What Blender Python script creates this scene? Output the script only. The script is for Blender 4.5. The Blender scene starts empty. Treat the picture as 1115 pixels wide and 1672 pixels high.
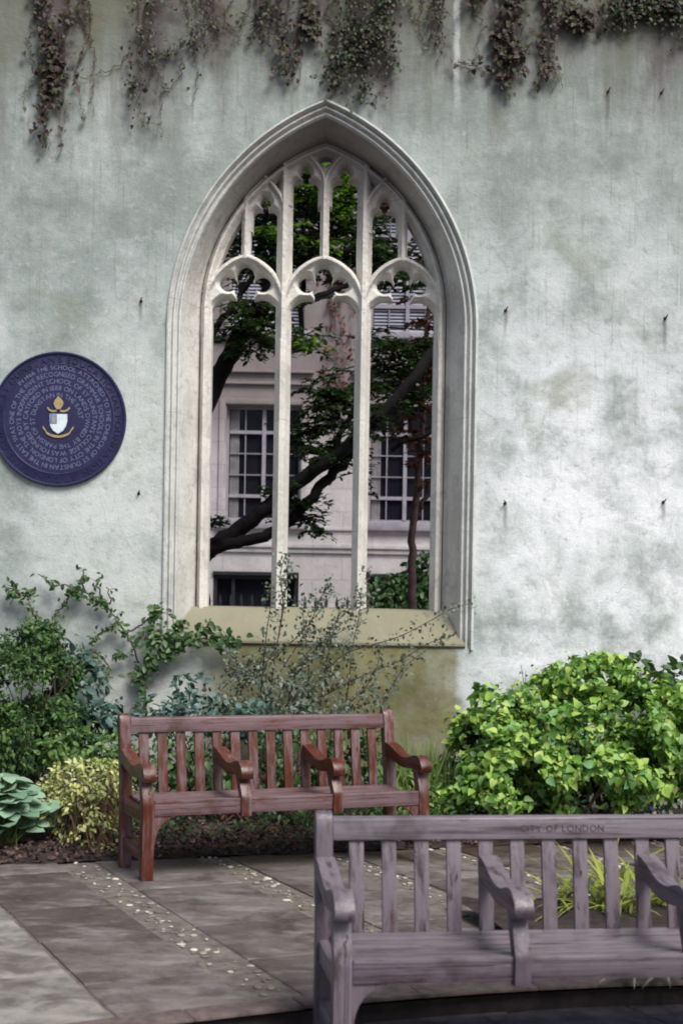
import bpy, bmesh, math, random
import numpy as np
from mathutils import Vector, Matrix, noise as mnoise

random.seed(7)
rng = np.random.default_rng(11)
SC = bpy.context.scene
COL = SC.collection
R = math.radians

# ------------------------------------------------------------------ camera
F, HX, HY = 2300.0, 557.5, 1003.0          # focal length and principal point in photo pixels (1115 x 1672)
EYE = 1.47
ROLL = R(0.95)
cd = bpy.data.cameras.new('camera'); cam = bpy.data.objects.new('camera', cd); COL.objects.link(cam)
cd.sensor_fit = 'VERTICAL'; cd.sensor_height = 36.0; cd.lens = 36.0 * F / 1672.0
cd.shift_y = (HY - 836.0) / 1672.0
cd.clip_start = 0.05; cd.clip_end = 500.0
cr, sr = math.cos(ROLL), math.sin(ROLL)
M = Matrix(((cr, -sr, 0, 0), (0, 0, -1, 0), (sr, cr, 0, EYE), (0, 0, 0, 1)))
cam.matrix_world = M
cd.dof.use_dof = True; cd.dof.focus_distance = 9.6; cd.dof.aperture_fstop = 3.4
SC.camera = cam
SC.cycles.filter_width = 1.9                # a soft old lens

def P(px, py, Y):                           # photo pixel at depth Y -> world point
    cx, cy = (px - HX) / F, (HY - py) / F
    return Vector(((cx * cr - cy * sr) * Y, Y, EYE + (cx * sr + cy * cr) * Y))
def G(px, py, z=0.0):                       # photo pixel on the horizontal plane z
    cx, cy = (px - HX) / F, (HY - py) / F
    k = cx * sr + cy * cr
    Y = (z - EYE) / k
    return Vector(((cx * cr - cy * sr) * Y, Y, z))

# ------------------------------------------------------------------ light
SUN_DIR = Vector((0.42, -0.62, 0.95)).normalized()
w = bpy.data.worlds.new('World'); SC.world = w; w.use_nodes = True
nt = w.node_tree
sky = nt.nodes.new('ShaderNodeTexSky'); sky.sky_type = 'NISHITA'; sky.sun_disc = False
sky.sun_elevation = math.asin(SUN_DIR.z); sky.sun_rotation = math.atan2(SUN_DIR.x, SUN_DIR.y)
sky.air_density = 1.0; sky.dust_density = 3.0; sky.ozone_density = 1.0
nt.links.new(sky.outputs[0], nt.nodes['Background'].inputs[0])
nt.nodes['Background'].inputs[1].default_value = 0.075
sl = bpy.data.lights.new('sun', 'SUN'); sl.energy = 2.6; sl.angle = R(28); sl.color = (1.0, 0.97, 0.93)
so = bpy.data.objects.new('sun', sl); COL.objects.link(so)
so.rotation_euler = (-SUN_DIR).to_track_quat('-Z', 'Y').to_euler(); so.location = (6, -8, 14)
SC.view_settings.view_transform = 'Standard'; SC.view_settings.look = 'None'
SC.view_settings.exposure = 0.74; SC.view_settings.gamma = 1.0

# ------------------------------------------------------------------ node helpers
class NT:
    def __init__(s, name):
        s.m = bpy.data.materials.new(name); s.m.use_nodes = True
        s.t = s.m.node_tree; s.b = s.t.nodes['Principled BSDF']
        s.out = s.t.nodes['Material Output']
    def link(s, a, b): s.t.links.new(a, b)
    def node(s, typ, ins=None, **props):
        n = s.t.nodes.new(typ)
        for k, v in props.items(): setattr(n, k, v)
        for k, v in (ins or {}).items():
            if hasattr(v, 'is_output') or isinstance(v, bpy.types.NodeSocket): s.link(v, n.inputs[k])
            else: n.inputs[k].default_value = v
        return n
    def obj(s): return s.node('ShaderNodeTexCoord').outputs['Object']
    def geo(s): return s.node('ShaderNodeNewGeometry')
    def map(s, v, scale=(1, 1, 1), loc=(0, 0, 0), rot=(0, 0, 0)):
        return s.node('ShaderNodeMapping', {'Vector': v, 'Scale': scale, 'Location': loc, 'Rotation': rot}).outputs[0]
    def noise(s, v, scale, detail=4, rough=0.55, dist=0.0):
        return s.node('ShaderNodeTexNoise', {'Vector': v, 'Scale': scale, 'Detail': detail, 'Roughness': rough, 'Distortion': dist}).outputs['Fac']
    def ramp(s, f, a, b, lo=0.0, hi=1.0):   # smooth remap
        n = s.node('ShaderNodeMapRange', {'Value': f, 'From Min': a, 'From Max': b, 'To Min': lo, 'To Max': hi}, interpolation_type='SMOOTHSTEP')
        return n.outputs[0]
    def mul(s, a, b): return s.math('MULTIPLY', a, b)
    def math(s, op, a, b=0.0):
        n = s.node('ShaderNodeMath', {0: a, 1: b}, operation=op); return n.outputs[0]
    def mix(s, f, a, b, mode='MIX'):
        n = s.t.nodes.new('ShaderNodeMix'); n.data_type = 'RGBA'; n.blend_type = mode; n.clamp_factor = True
        for sock, v in ((n.inputs[0], f), (n.inputs[6], a), (n.inputs[7], b)):
            if isinstance(v, bpy.types.NodeSocket): s.link(v, sock)
            elif isinstance(v, (tuple, list)): sock.default_value = (v[0], v[1], v[2], 1)
            else: sock.default_value = v
        return n.outputs[2]
    def sep(s, v): return s.node('ShaderNodeSeparateXYZ', {0: v}).outputs
    def fin(s, col, rough=0.8, bump=None, bstr=0.3, bdist=0.01, spec=0.3):
        if isinstance(col, bpy.types.NodeSocket): s.link(col, s.b.inputs['Base Color'])
        else: s.b.inputs['Base Color'].default_value = (*col, 1)
        if isinstance(rough, bpy.types.NodeSocket): s.link(rough, s.b.inputs['Roughness'])
        else: s.b.inputs['Roughness'].default_value = rough
        s.b.inputs['Specular IOR Level'].default_value = spec
        if bump is not None:
            n = s.node('ShaderNodeBump', {'Height': bump, 'Strength': bstr, 'Distance': bdist})
            s.link(n.outputs[0], s.b.inputs['Normal'])
        return s.m

# ------------------------------------------------------------------ materials
B0 = Vector((-1.96, 8.07, 0)); BD = Vector((1.0, 0.32, 0)).normalized(); BN = Vector((-BD.y, BD.x, 0))  # front edge of the flower bed
def mat_plaster():
    s = NT('weathered_render'); o = s.obj(); x, y, z = s.sep(o)[:3]
    big = s.noise(o, 0.6, 6, 0.62); mid = s.noise(o, 1.9, 8, 0.68); fine = s.noise(o, 11, 7, 0.72); grain = s.noise(o, 80, 3, 0.6)
    blot = s.noise(s.map(o, (1.0, 1, 1.0), (7, 0, 3)), 1.05, 8, 0.66)
    streak = s.noise(s.map(o, (2.6, 1, 0.5), (3, 0, 1)), 1.3, 8, 0.7)
    hair = s.noise(s.map(o, (26, 1, 0.9)), 1.6, 4, 0.7)
    c = s.mix(s.ramp(big, 0.36, 0.62), (0.285, 0.335, 0.315), (0.45, 0.51, 0.49))
    c = s.mix(s.ramp(mid, 0.43, 0.70, 0, 0.75), c, (0.20, 0.235, 0.215))
    c = s.mix(s.ramp(blot, 0.46, 0.66, 0, 0.75), c, (0.62, 0.665, 0.65))
    # paler lower right part of the wall
    pale = s.mul(s.ramp(x, 0.7, 1.6), s.ramp(z, 4.9, 2.4))
    c = s.mix(s.mul(pale, s.ramp(mid, 0.66, 0.40, 0.12, 0.95)), c, (0.86, 0.88, 0.90))
    jam = s.mul(s.ramp(x, -2.5, -1.2), s.mul(s.ramp(z, 4.2, 2.4), s.ramp(x, 0.0, -1.0)))
    c = s.mix(s.mul(jam, s.ramp(mid, 0.62, 0.42, 0.1, 0.7)), c, (0.66, 0.68, 0.65))
    c = s.mix(s.ramp(fine, 0.54, 0.70, 0, 0.45), c, (0.64, 0.67, 0.65))
    c = s.mix(s.ramp(fine, 0.47, 0.30, 0, 0.5), c, (0.18, 0.20, 0.185))
    # flaked coats with hard edges, hairline cracks
    fl = s.noise(s.map(o, (1, 1, 1.15), (21, 0, 5)), 1.35, 9, 0.74)
    c = s.mix(s.ramp(fl, 0.56, 0.61, 0, 0.22), c, (0.70, 0.73, 0.72)); c = s.mix(s.ramp(fl, 0.43, 0.37, 0, 0.28), c, (0.20, 0.225, 0.21))
    cv = s.node('ShaderNodeTexVoronoi', {'Vector': s.mix(0.16, o, s.node('ShaderNodeTexNoise', {'Vector': o, 'Scale': 2.2, 'Detail': 5}).outputs['Color']), 'Scale': 0.85}, feature='DISTANCE_TO_EDGE').outputs[0]
    c = s.mix(s.mul(s.ramp(cv, 0.0035, 0.0008), s.ramp(fine, 0.42, 0.6, 0, 0.30)), c, (0.16, 0.165, 0.15))
    # green algae blotches
    alg = s.noise(s.map(o, (1, 1, 0.8), (1.7, 0, 9.2)), 1.5, 4, 0.6, 0.8)
    c = s.mix(s.ramp(alg, 0.56, 0.74, 0, 0.6), c, (0.22, 0.245, 0.16))
    # hair-line vertical run-off
    c = s.mix(s.mul(s.ramp(hair, 0.54, 0.72, 0, 0.6), s.ramp(z, 1.8, 4.4, 0.12, 0.95)), c, (0.17, 0.19, 0.18))
    # dark run-off from the wall top, ragged lower end
    zz = s.math('ADD', z, s.math('MULTIPLY', s.math('SUBTRACT', streak, 0.5), 3.4))
    c = s.mix(s.mul(s.ramp(zz, 4.7, 6.2), 0.88), c, (0.115, 0.09, 0.095))
    st2 = s.noise(s.map(o, (3.0, 1, 0.3), (9, 0, 4)), 1.5, 7, 0.68)
    zz2 = s.math('ADD', z, s.math('MULTIPLY', s.math('SUBTRACT', st2, 0.5), 3.5))
    c = s.mix(s.mul(s.ramp(zz2, 5.3, 6.3), 0.8), c, (0.12, 0.12, 0.055))
    # general grime on the upper wall
    c = s.mix(s.mul(s.ramp(s.math('ADD', z, s.math('MULTIPLY', s.math('SUBTRACT', blot, .5), 3.0)), 3.4, 5.6, 0, .62), s.ramp(mid, .38, .6, .35, 1)), c, (0.20, 0.225, 0.20))
    # brown root marks and dirt where the creepers hang
    wv = s.math('MULTIPLY', s.math('SUBTRACT', mid, .5), .9); wz = s.math('MULTIPLY', s.math('SUBTRACT', streak, .5), 2.2)
    for xc, zlow, hw in ((-1.98, 4.75, .16), (-1.27, 5.0, .24), (-.86, 5.35, .16), (-.38, 5.5, .14), (-.10, 5.35, .12), (.33, 5.25, .24), (.82, 5.5, .14), (1.36, 5.35, .16), (1.68, 5.5, .09), (2.5, 5.5, .35)):
        m1 = s.ramp(s.math('ABSOLUTE', s.math('SUBTRACT', s.math('ADD', x, wv), xc)), hw, hw * .15)
        c = s.mix(s.mul(s.mul(m1, s.ramp(s.math('ADD', z, wz), zlow - .2, zlow + .75)), s.ramp(fine, .3, .66, 1.0, .6)), c, (0.075, 0.054, 0.056))
    # one pale lime run and two dark rust runs
    wob = s.math('MULTIPLY', s.math('SUBTRACT', s.noise(s.map(o, (1, 1, 1.5)), 1.2, 3), .5), .10)
    xw = s.math('ADD', x, wob)
    c = s.mix(s.mul(s.mul(s.ramp(s.math('ABSOLUTE', s.math('SUBTRACT', xw, .97)), .035, .008), s.ramp(z, 5.1, 5.5)), s.ramp(fine, .3, .6, .2, .8)), c, (0.58, 0.60, 0.58))
    for px_, py_, ln_ in ((992, 152, .42), (824, 824, .30), (231, 494, .22), (1085, 522, .32), (825, 509, .26), (1082, 822, .22)):
        q_ = P(px_, py_, 10.5); xd, zb_ = q_.x + .178, q_.z; za = zb_ - ln_
        c = s.mix(s.mul(s.mul(s.ramp(s.math('ABSOLUTE', s.math('SUBTRACT', xw, xd)), .022, .004), s.ramp(z, za, zb_)), s.mul(s.ramp(z, zb_ + .02, zb_), .6)), c, (0.10, 0.085, 0.08))
    # ochre-olive algae under the sill, ragged sides
    ex = s.math('ADD', x, s.math('MULTIPLY', s.math('SUBTRACT', mid, 0.5), 0.34))
    ol = s.mul(s.mul(s.ramp(ex, -1.05, -0.55), s.ramp(ex, 1.10, 1.00)), s.ramp(z, 1.34, 1.26))
    c = s.mix(s.mul(ol, s.mul(s.ramp(fine, 0.25, 0.6, 0.7, 0.97), s.ramp(blot, 0.68, 0.45, 0.75, 1.0))), c, s.mix(s.ramp(mid, 0.35, 0.65), (0.145, 0.128, 0.040), (0.25, 0.235, 0.095)))
    # soil splash at the foot
    c = s.mix(s.ramp(s.math('ADD', z, s.math('MULTIPLY', mid, -0.5)), 0.35, -0.1, 0, 0.7), c, (0.17, 0.15, 0.12))
    c = s.mix(s.ramp(grain, 0.3, 0.7, 0, 0.18), c, (0.15, 0.15, 0.15))
    h = s.math('ADD', s.math('MULTIPLY', fine, 0.7), s.math('ADD', s.math('MULTIPLY', grain, 0.18), s.math('MULTIPLY', mid, 1.6)))
    return s.fin(c, 0.9, h, 0.5, 0.02, 0.15)

def mat_stone(name, a, b, dirt, olive=0.0, ashlar=False, crown_shade=0.8):
    s = NT(name); o = s.node('ShaderNodeNewGeometry').outputs['Position']; x, y, z = s.sep(o)[:3]
    mid = s.noise(o, 2.6, 5, 0.6, 0.4); fine = s.noise(o, 24, 5, 0.65); streak = s.noise(s.map(o, (9, 9, 0.6)), 1.5, 4, 0.6)
    c = s.mix(s.ramp(mid, 0.35, 0.65), a, b)
    c = s.mix(s.ramp(fine, 0.5, 0.75, 0, 0.4), c, dirt)
    c = s.mix(s.mul(s.ramp(streak, 0.5, 0.75, 0, 0.55), s.ramp(z, 2.2, 4.6, 0.25, 1)), c, dirt)
    pt = s.noise(s.map(o, (1, 1, 1), (4, 2, 8)), 5.5, 7, 0.72); c = s.mix(s.ramp(pt, 0.54, 0.64, 0, 0.45), c, dirt)
    lc = s.noise(o, 38, 3, 0.6); c = s.mix(s.mul(s.ramp(lc, 0.66, 0.70, 0, 0.6), s.ramp(pt, 0.5, 0.6)), c, (0.50, 0.50, 0.42))
    if ashlar:
        bt = s.node('ShaderNodeTexBrick', {'Vector': s.map(o, (1, 1, 1), rot=(R(-90), 0, 0)), 'Scale': 1.0, 'Mortar Size': 0.006, 'Brick Width': 1.1, 'Row Height': 0.42, 'Color1': (1, 1, 1, 1), 'Color2': (.86, .85, .86, 1), 'Mortar': (.55, .53, .53, 1)})
        c = s.mix(0.8, c, bt.outputs['Color'], 'MULTIPLY')
    # masonry joints
    jz = s.math('ADD', z, s.math('MULTIPLY', s.noise(o, 1.3, 2), .02)); fr = s.math('FRACT', s.math('MULTIPLY', jz, 1.18))
    c = s.mix(s.mul(s.ramp(s.math('ABSOLUTE', s.math('SUBTRACT', fr, .5)), .004, .001), s.ramp(mid, .4, .6, .15, .6)), c, (0.16, 0.15, 0.135))
    # browner and darker towards the crown: the soffit's shade put into the colour
    c = s.mix(s.ramp(s.math('ADD', z, s.math('MULTIPLY', mid, 0.8)), 4.5, 5.7, 0, crown_shade), c, (0.15, 0.12, 0.12))
    if olive: c = s.mix(s.ramp(mid, 0.2, 0.55, 0.55, olive), c, (0.195, 0.185, 0.115))
    return s.fin(c, 0.85, s.math('ADD', fine, s.math('MULTIPLY', mid, 1.8)), 0.6, 0.010, 0.2)

def mat_wood(name, brown, grey, amt, axis):
    """weathered teak; the grain runs along the timber's own axis (0 x, 1 y, 2 z)"""
    s = NT(name); o = s.obj()
    sc = [34, 34, 34]; sc[axis] = 1.3; sc2 = [110, 110, 110]; sc2[axis] = 3.0
    g = s.noise(s.map(o, tuple(sc)), 1.0, 5, 0.62, 0.35); g2 = s.noise(s.map(o, tuple(sc2)), 1.0, 3, 0.6, 0.2)
    sc4 = [14, 14, 14]; sc4[axis] = 3.5; mott = s.noise(s.map(o, tuple(sc4)), 1.0, 8, 0.7); fine = s.noise(o, 70, 4, 0.7)
    c = s.mix(s.ramp(s.math('ADD', mott, s.math('MULTIPLY', g, 0.55)), amt - 0.14, amt + 0.10), brown, grey)
    c = s.mix(s.ramp(g, 0.50, 0.30, 0, 0.7), c, tuple(v * 0.45 for v in brown))
    c = s.mix(s.ramp(g2, 0.55, 0.75, 0, 0.45), c, tuple(v * 0.5 for v in brown))
    c = s.mix(s.ramp(fine, 0.58, 0.75, 0, 0.35), c, tuple(min(1, v * 1.9) for v in grey))
    blotch = s.noise(s.map(o, (1, 1, 1), (3, 1, 7)), 2.4, 4, 0.65)
    c = s.mix(s.ramp(blotch, 0.56, 0.70, 0, 0.65), c, tuple(v * 0.5 for v in brown))
    # drying cracks along the grain; every timber has its own tone
    sc3 = [60, 60, 60]; sc3[axis] = 0.9; ck = s.noise(s.map(o, tuple(sc3), (5, 2, 9)), 1.0, 3, 0.55)
    ckm = s.ramp(ck, 0.345, 0.30)
    c = s.mix(s.mul(ckm, .85), c, tuple(v * 0.22 for v in brown))
    rnd = s.node('ShaderNodeObjectInfo').outputs['Random']
    hv = s.node('ShaderNodeHueSaturation', {'Color': c, 'Value': s.math('ADD', s.math('MULTIPLY', rnd, .5), .76), 'Saturation': s.math('ADD', s.math('MULTIPLY', rnd, -.3), 1.15)}); c = hv.outputs[0]
    hgt = s.math('SUBTRACT', s.math('ADD', g, s.math('MULTIPLY', g2, .6)), s.math('MULTIPLY', ckm, 1.2))
    return s.fin(c, s.ramp(mott, 0.3, 0.7, 0.28, 0.58), hgt, 0.6, 0.004, 0.5)

def mat_leaf(name, cols, rough=0.5, trans=0.35):
    s = NT(name)
    rnd = s.geo().outputs['Random Per Island']
    r = s.t.nodes.new('ShaderNodeValToRGB'); s.link(rnd, r.inputs[0])
    cr_ = r.color_ramp
    while len(cr_.elements) < len(cols): cr_.elements.new(0.5)
    for i, c in enumerate(cols):
        cr_.elements[i].position = i / max(1, len(cols) - 1); cr_.elements[i].color = (*c, 1)
    col = r.outputs[0]
    s.fin(col, rough, None, spec=0.35)
    tr = s.node('ShaderNodeBsdfTranslucent', {'Color': s.mix(0.5, col, (0.9, 1.0, 0.25), 'MULTIPLY')})
    mx = s.node('ShaderNodeMixShader', {0: trans}); s.link(s.b.outputs[0], mx.inputs[1]); s.link(tr.outputs[0], mx.inputs[2])
    s.link(mx.outputs[0], s.out.inputs[0])
    return s.m

def mat_simple(name, a, b, scale=8, rough=0.8, bstr=0.3, spec=0.3, metal=0.0):
    s = NT(name); o = s.obj(); n = s.noise(o, scale, 5, 0.6, 0.3); f = s.noise(o, scale * 7, 4, 0.6)
    c = s.mix(s.ramp(n, 0.35, 0.65), a, b); c = s.mix(s.ramp(f, 0.55, 0.8, 0, 0.35), c, tuple(v * 0.5 for v in a))
    s.b.inputs['Metallic'].default_value = metal
    return s.fin(c, rough, s.math('ADD', n, f), bstr, 0.006, spec)

def mat_flags():
    s = NT('york_stone_flags'); o = s.obj(); rnd = s.geo().outputs['Random Per Island']
    n = s.noise(o, 2.6, 9, 0.72, 0.2); f = s.noise(o, 26, 5, 0.7); lay = s.noise(s.map(o, (1, 2.6, 1), rot=(0, 0, R(20))), 2.6, 9, 0.72, 0.2)
    c = s.mix(rnd, (0.064, 0.046, 0.042), (0.150, 0.128, 0.122))
    c = s.mix(s.ramp(lay, 0.46, 0.66, 0, 0.6), c, (0.26, 0.24, 0.235))
    c = s.mix(s.ramp(n, 0.55, 0.35, 0, 0.75), c, (0.048, 0.031, 0.027))
    c = s.mix(s.ramp(f, 0.55, 0.8, 0, 0.4), c, (0.30, 0.29, 0.26))
    spk = s.noise(o, 60, 4, 0.75); c = s.mix(s.ramp(spk, 0.60, 0.72, 0, 0.55), c, (0.035, 0.028, 0.026)); c = s.mix(s.ramp(spk, 0.36, 0.27, 0, 0.45), c, (0.34, 0.32, 0.29))
    pit = s.noise(s.map(o, (1, 1.6, 1)), 7.0, 7, 0.7); c = s.mix(s.ramp(pit, 0.56, 0.64, 0, 0.5), c, (0.055, 0.042, 0.038)); c = s.mix(s.ramp(pit, 0.40, 0.34, 0, 0.35), c, (0.27, 0.25, 0.23))
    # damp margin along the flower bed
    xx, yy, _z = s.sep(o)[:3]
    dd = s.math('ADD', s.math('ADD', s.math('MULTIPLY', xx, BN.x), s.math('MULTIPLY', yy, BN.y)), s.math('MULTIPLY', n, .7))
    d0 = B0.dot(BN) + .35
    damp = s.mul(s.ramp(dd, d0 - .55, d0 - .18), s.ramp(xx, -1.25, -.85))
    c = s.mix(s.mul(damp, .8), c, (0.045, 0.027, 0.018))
    wet = s.ramp(n, 0.3, 0.65, 0.30, 0.70)
    return s.fin(c, wet, s.math('ADD', s.math('MULTIPLY', s.noise(o, 95, 3, .7), .25), s.math('ADD', n, s.math('MULTIPLY', f, 0.5))), 0.6, 0.012, 0.45)

MT = {}
MT['plaster'] = mat_plaster()
MT['jamb'] = mat_stone('pale_dressed_stone', (0.52, 0.51, 0.47), (0.66, 0.65, 0.61), (0.30, 0.29, 0.27))
MT['hood'] = mat_stone('grey_white_moulding_stone', (0.48, 0.49, 0.47), (0.62, 0.63, 0.61), (0.30, 0.31, 0.29), crown_shade=.22)
MT['tracery'] = mat_stone('cream_tracery_stone', (0.58, 0.56, 0.51), (0.72, 0.70, 0.65), (0.36, 0.33, 0.31))
MT['sill'] = mat_stone('algae_stained_sill_stone', (0.24, 0.23, 0.18), (0.33, 0.32, 0.265), (0.16, 0.145, 0.095), 0.7)
MT['wood_red'] = [mat_wood('red_brown_teak', (0.088, 0.022, 0.010), (0.150, 0.096, 0.104), a_, i) for i, a_ in enumerate((.70, .90, .84))]
MT['wood_grey'] = [mat_wood('weathered_grey_teak', (0.046, 0.026, 0.028), (0.122, 0.096, 0.116), .69, i) for i in range(3)]
MT['cut'] = mat_simple('dark_carved_letters', (0.028, 0.018, 0.02), (0.045, 0.03, 0.034), 30)
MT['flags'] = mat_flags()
MT['rough_flag'] = mat_simple('rough_pale_flag', (0.25, 0.235, 0.21), (0.10, 0.088, 0.080), 5, 0.85, 0.9)
MT['mortar'] = mat_simple('brown_mortar', (0.17, 0.146, 0.128), (0.10, 0.083, 0.074), 14, 0.9, 0.6)
MT['pebble'] = mat_leaf('pale_pebbles', [(0.11, 0.09, 0.075), (0.18, 0.155, 0.13), (0.24, 0.21, 0.17), (0.34, 0.31, 0.25), (0.52, 0.49, 0.42)], 0.55, 0.0)
MT['kerb'] = mat_simple('pinkish_brick_kerb', (0.145, 0.108, 0.10), (0.085, 0.063, 0.06), 16, 0.8, 0.5)
MT['riser'] = mat_simple('near_black_riser', (0.035, 0.026, 0.028), (0.02, 0.016, 0.018), 12, 0.8, 0.5)  # riser face is near black, much darker than the kerb
MT['asphalt'] = mat_simple('dark_paving_setts', (0.095, 0.083, 0.10), (0.055, 0.048, 0.058), 12, 0.75, 0.6)
MT['soil'] = mat_simple('dark_soil', (0.045, 0.03, 0.028), (0.022, 0.016, 0.015), 16, 0.95, 1.0)
MT['court'] = mat_simple('courtyard_paving', (0.16, 0.15, 0.14), (0.22, 0.21, 0.2), 1.5, 0.85, 0.3)
MT['bronze'] = mat_simple('blue_enamelled_plaque', (0.016, 0.016, 0.058), (0.023, 0.021, 0.075), 10, 0.5, 0.25, 0.35)
MT['letter'] = mat_simple('plaque_letter_paint', (0.17, 0.19, 0.31), (0.12, 0.14, 0.25), 40, 0.6)
MT['gold'] = mat_simple('dull_gold_paint', (0.42, 0.34, 0.17), (0.32, 0.25, 0.13), 30, 0.5)
MT['white'] = mat_simple('white_enamel', (0.72, 0.78, 0.82), (0.62, 0.70, 0.76), 20, 0.4)
MT['sblue'] = mat_simple('blue_enamel', (0.12, 0.22, 0.55), (0.10, 0.18, 0.48), 20, 0.4)
MT['iron'] = mat_simple('rusty_iron', (0.045, 0.03, 0.028), (0.10, 0.055, 0.04), 40, 0.7)
MT['black'] = mat_simple('black_painted_iron', (0.012, 0.012, 0.014), (0.02, 0.02, 0.024), 20, 0.5)
MT['bstone'] = mat_stone('portland_stone_facade', (0.40, 0.375, 0.38), (0.48, 0.45, 0.455), (0.30, 0.27, 0.28), ashlar=True)
MT['bframe'] = mat_simple('painted_window_frame', (0.27, 0.25, 0.28), (0.22, 0.20, 0.24), 6, 0.6, 0.1)
MT['glass'] = mat_simple('dark_window_glass', (0.008, 0.008, 0.014), (0.012, 0.012, 0.018), 1.0, 0.10, 0.02, 0.22)
MT['blind'] = mat_simple('pale_venetian_blind', (0.42, 0.42, 0.50), (0.36, 0.36, 0.44), 3, 0.6, 0.05)
MT['curtain'] = mat_simple('grey_curtain', (0.22, 0.21, 0.22), (0.16, 0.15, 0.16), 5, 0.9, 0.2)
MT['bark'] = mat_simple('dark_bark', (0.014, 0.011, 0.011), (0.007, 0.006, 0.007), 12, 0.9, 1.0)
MT['barkr'] = mat_simple('reddish_bark', (0.085, 0.05, 0.05), (0.05, 0.03, 0.03), 12, 0.9, 0.8)
MT['stem'] = mat_simple('red_brown_stem', (0.11, 0.055, 0.05), (0.065, 0.035, 0.035), 30, 0.8, 0.3)
MT['twig'] = mat_simple('brown_twig', (0.10, 0.062, 0.045), (0.06, 0.038, 0.03), 30, 0.85, 0.3)
MT['twig2'] = mat_simple('pale_brown_twig', (0.17, 0.10, 0.065), (0.10, 0.06, 0.04), 30, 0.85, 0.3)
MT['gstem'] = mat_simple('green_stem', (0.08, 0.11, 0.035), (0.05, 0.075, 0.025), 30, 0.7, 0.2)
L = mat_leaf
MT['lf_bush'] = L('yellow_green_leaves', [(0.055, 0.12, 0.022), (0.085, 0.20, 0.035), (0.14, 0.30, 0.05), (0.29, 0.47, 0.085), (0.44, 0.57, 0.14), (0.19, 0.38, 0.16)], 0.45, 0.3)
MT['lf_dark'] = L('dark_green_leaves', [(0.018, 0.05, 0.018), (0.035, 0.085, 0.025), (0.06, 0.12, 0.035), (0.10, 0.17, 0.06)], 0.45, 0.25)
MT['lf_shr'] = L('fine_dark_leaves', [(0.012, 0.040, 0.012), (0.022, 0.062, 0.016), (0.055, 0.12, 0.028), (0.12, 0.20, 0.05)], 0.5, 0.25)
MT['lf_mid'] = L('mid_green_leaves', [(0.03, 0.085, 0.02), (0.07, 0.15, 0.035), (0.13, 0.22, 0.06), (0.19, 0.29, 0.10)], 0.5, 0.3)
MT['lf_blue'] = L('blue_green_leaves', [(0.025, 0.06, 0.045), (0.05, 0.10, 0.08), (0.10, 0.17, 0.15), (0.15, 0.22, 0.20)], 0.45, 0.2)
MT['lf_grey'] = L('small_grey_green_leaves', [(0.07, 0.10, 0.07), (0.12, 0.155, 0.12), (0.19, 0.22, 0.19), (0.055, 0.085, 0.045)], 0.5, 0.2)
MT['lf_var'] = L('variegated_yellow_leaves', [(0.14, 0.17, 0.04), (0.30, 0.34, 0.10), (0.52, 0.54, 0.20), (0.62, 0.63, 0.34), (0.16, 0.22, 0.08)], 0.5, 0.25)
MT['lf_hosta'] = L('glaucous_hosta_leaves', [(0.15, 0.26, 0.17), (0.25, 0.39, 0.27), (0.36, 0.50, 0.38)], 0.45, 0.2)
MT['lf_ivy'] = L('creeper_leaves_green_and_bronze', [(0.028, 0.015, 0.016), (0.04, 0.03, 0.018), (0.03, 0.035, 0.018), (0.06, 0.09, 0.03), (0.022, 0.04, 0.018)], 0.5, 0.25)
MT['lf_brn'] = L('bronze_creeper_leaves', [(0.035, 0.018, 0.02), (0.055, 0.03, 0.027), (0.045, 0.042, 0.022), (0.065, 0.075, 0.03)], 0.6, 0.2)
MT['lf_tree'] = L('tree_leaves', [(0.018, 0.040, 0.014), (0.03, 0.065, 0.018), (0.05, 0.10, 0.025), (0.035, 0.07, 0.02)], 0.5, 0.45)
MT['lf_lime'] = L('sun_tinted_leaves', [(0.08, 0.17, 0.02), (0.15, 0.28, 0.035), (0.05, 0.11, 0.018)], 0.5, 0.5)  # brighter copy of the tree leaves, sunlight put into the greens
MT['lf_red'] = L('red_maple_leaves', [(0.10, 0.018, 0.018), (0.17, 0.035, 0.028), (0.06, 0.02, 0.02), (0.05, 0.05, 0.02)], 0.5, 0.4)
MT['lf_grass'] = L('grass_blades', [(0.07, 0.14, 0.03), (0.14, 0.22, 0.05), (0.24, 0.32, 0.10)], 0.55, 0.3)
MT['lf_lily'] = L('strap_leaves', [(0.20, 0.26, 0.04), (0.34, 0.38, 0.06), (0.14, 0.21, 0.05), (0.46, 0.44, 0.12)], 0.5, 0.3)
MT['lf_pale'] = L('pale_strap_leaves', [(0.38, 0.40, 0.33), (0.28, 0.34, 0.24), (0.46, 0.42, 0.34)], 0.55, 0.2)
MT['lf_dead'] = L('fallen_brown_leaves', [(0.035, 0.02, 0.018), (0.075, 0.04, 0.03), (0.04, 0.024, 0.02), (0.16, 0.10, 0.08), (0.05, 0.035, 0.034), (0.10, 0.055, 0.035)], 0.8, 0.0)
MT['petal_b'] = L('blue_petals', [(0.16, 0.18, 0.50), (0.26, 0.28, 0.62)], 0.6, 0.2)
MT['petal_w'] = L('white_petals', [(0.62, 0.62, 0.58), (0.75, 0.75, 0.72)], 0.6, 0.2)

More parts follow.
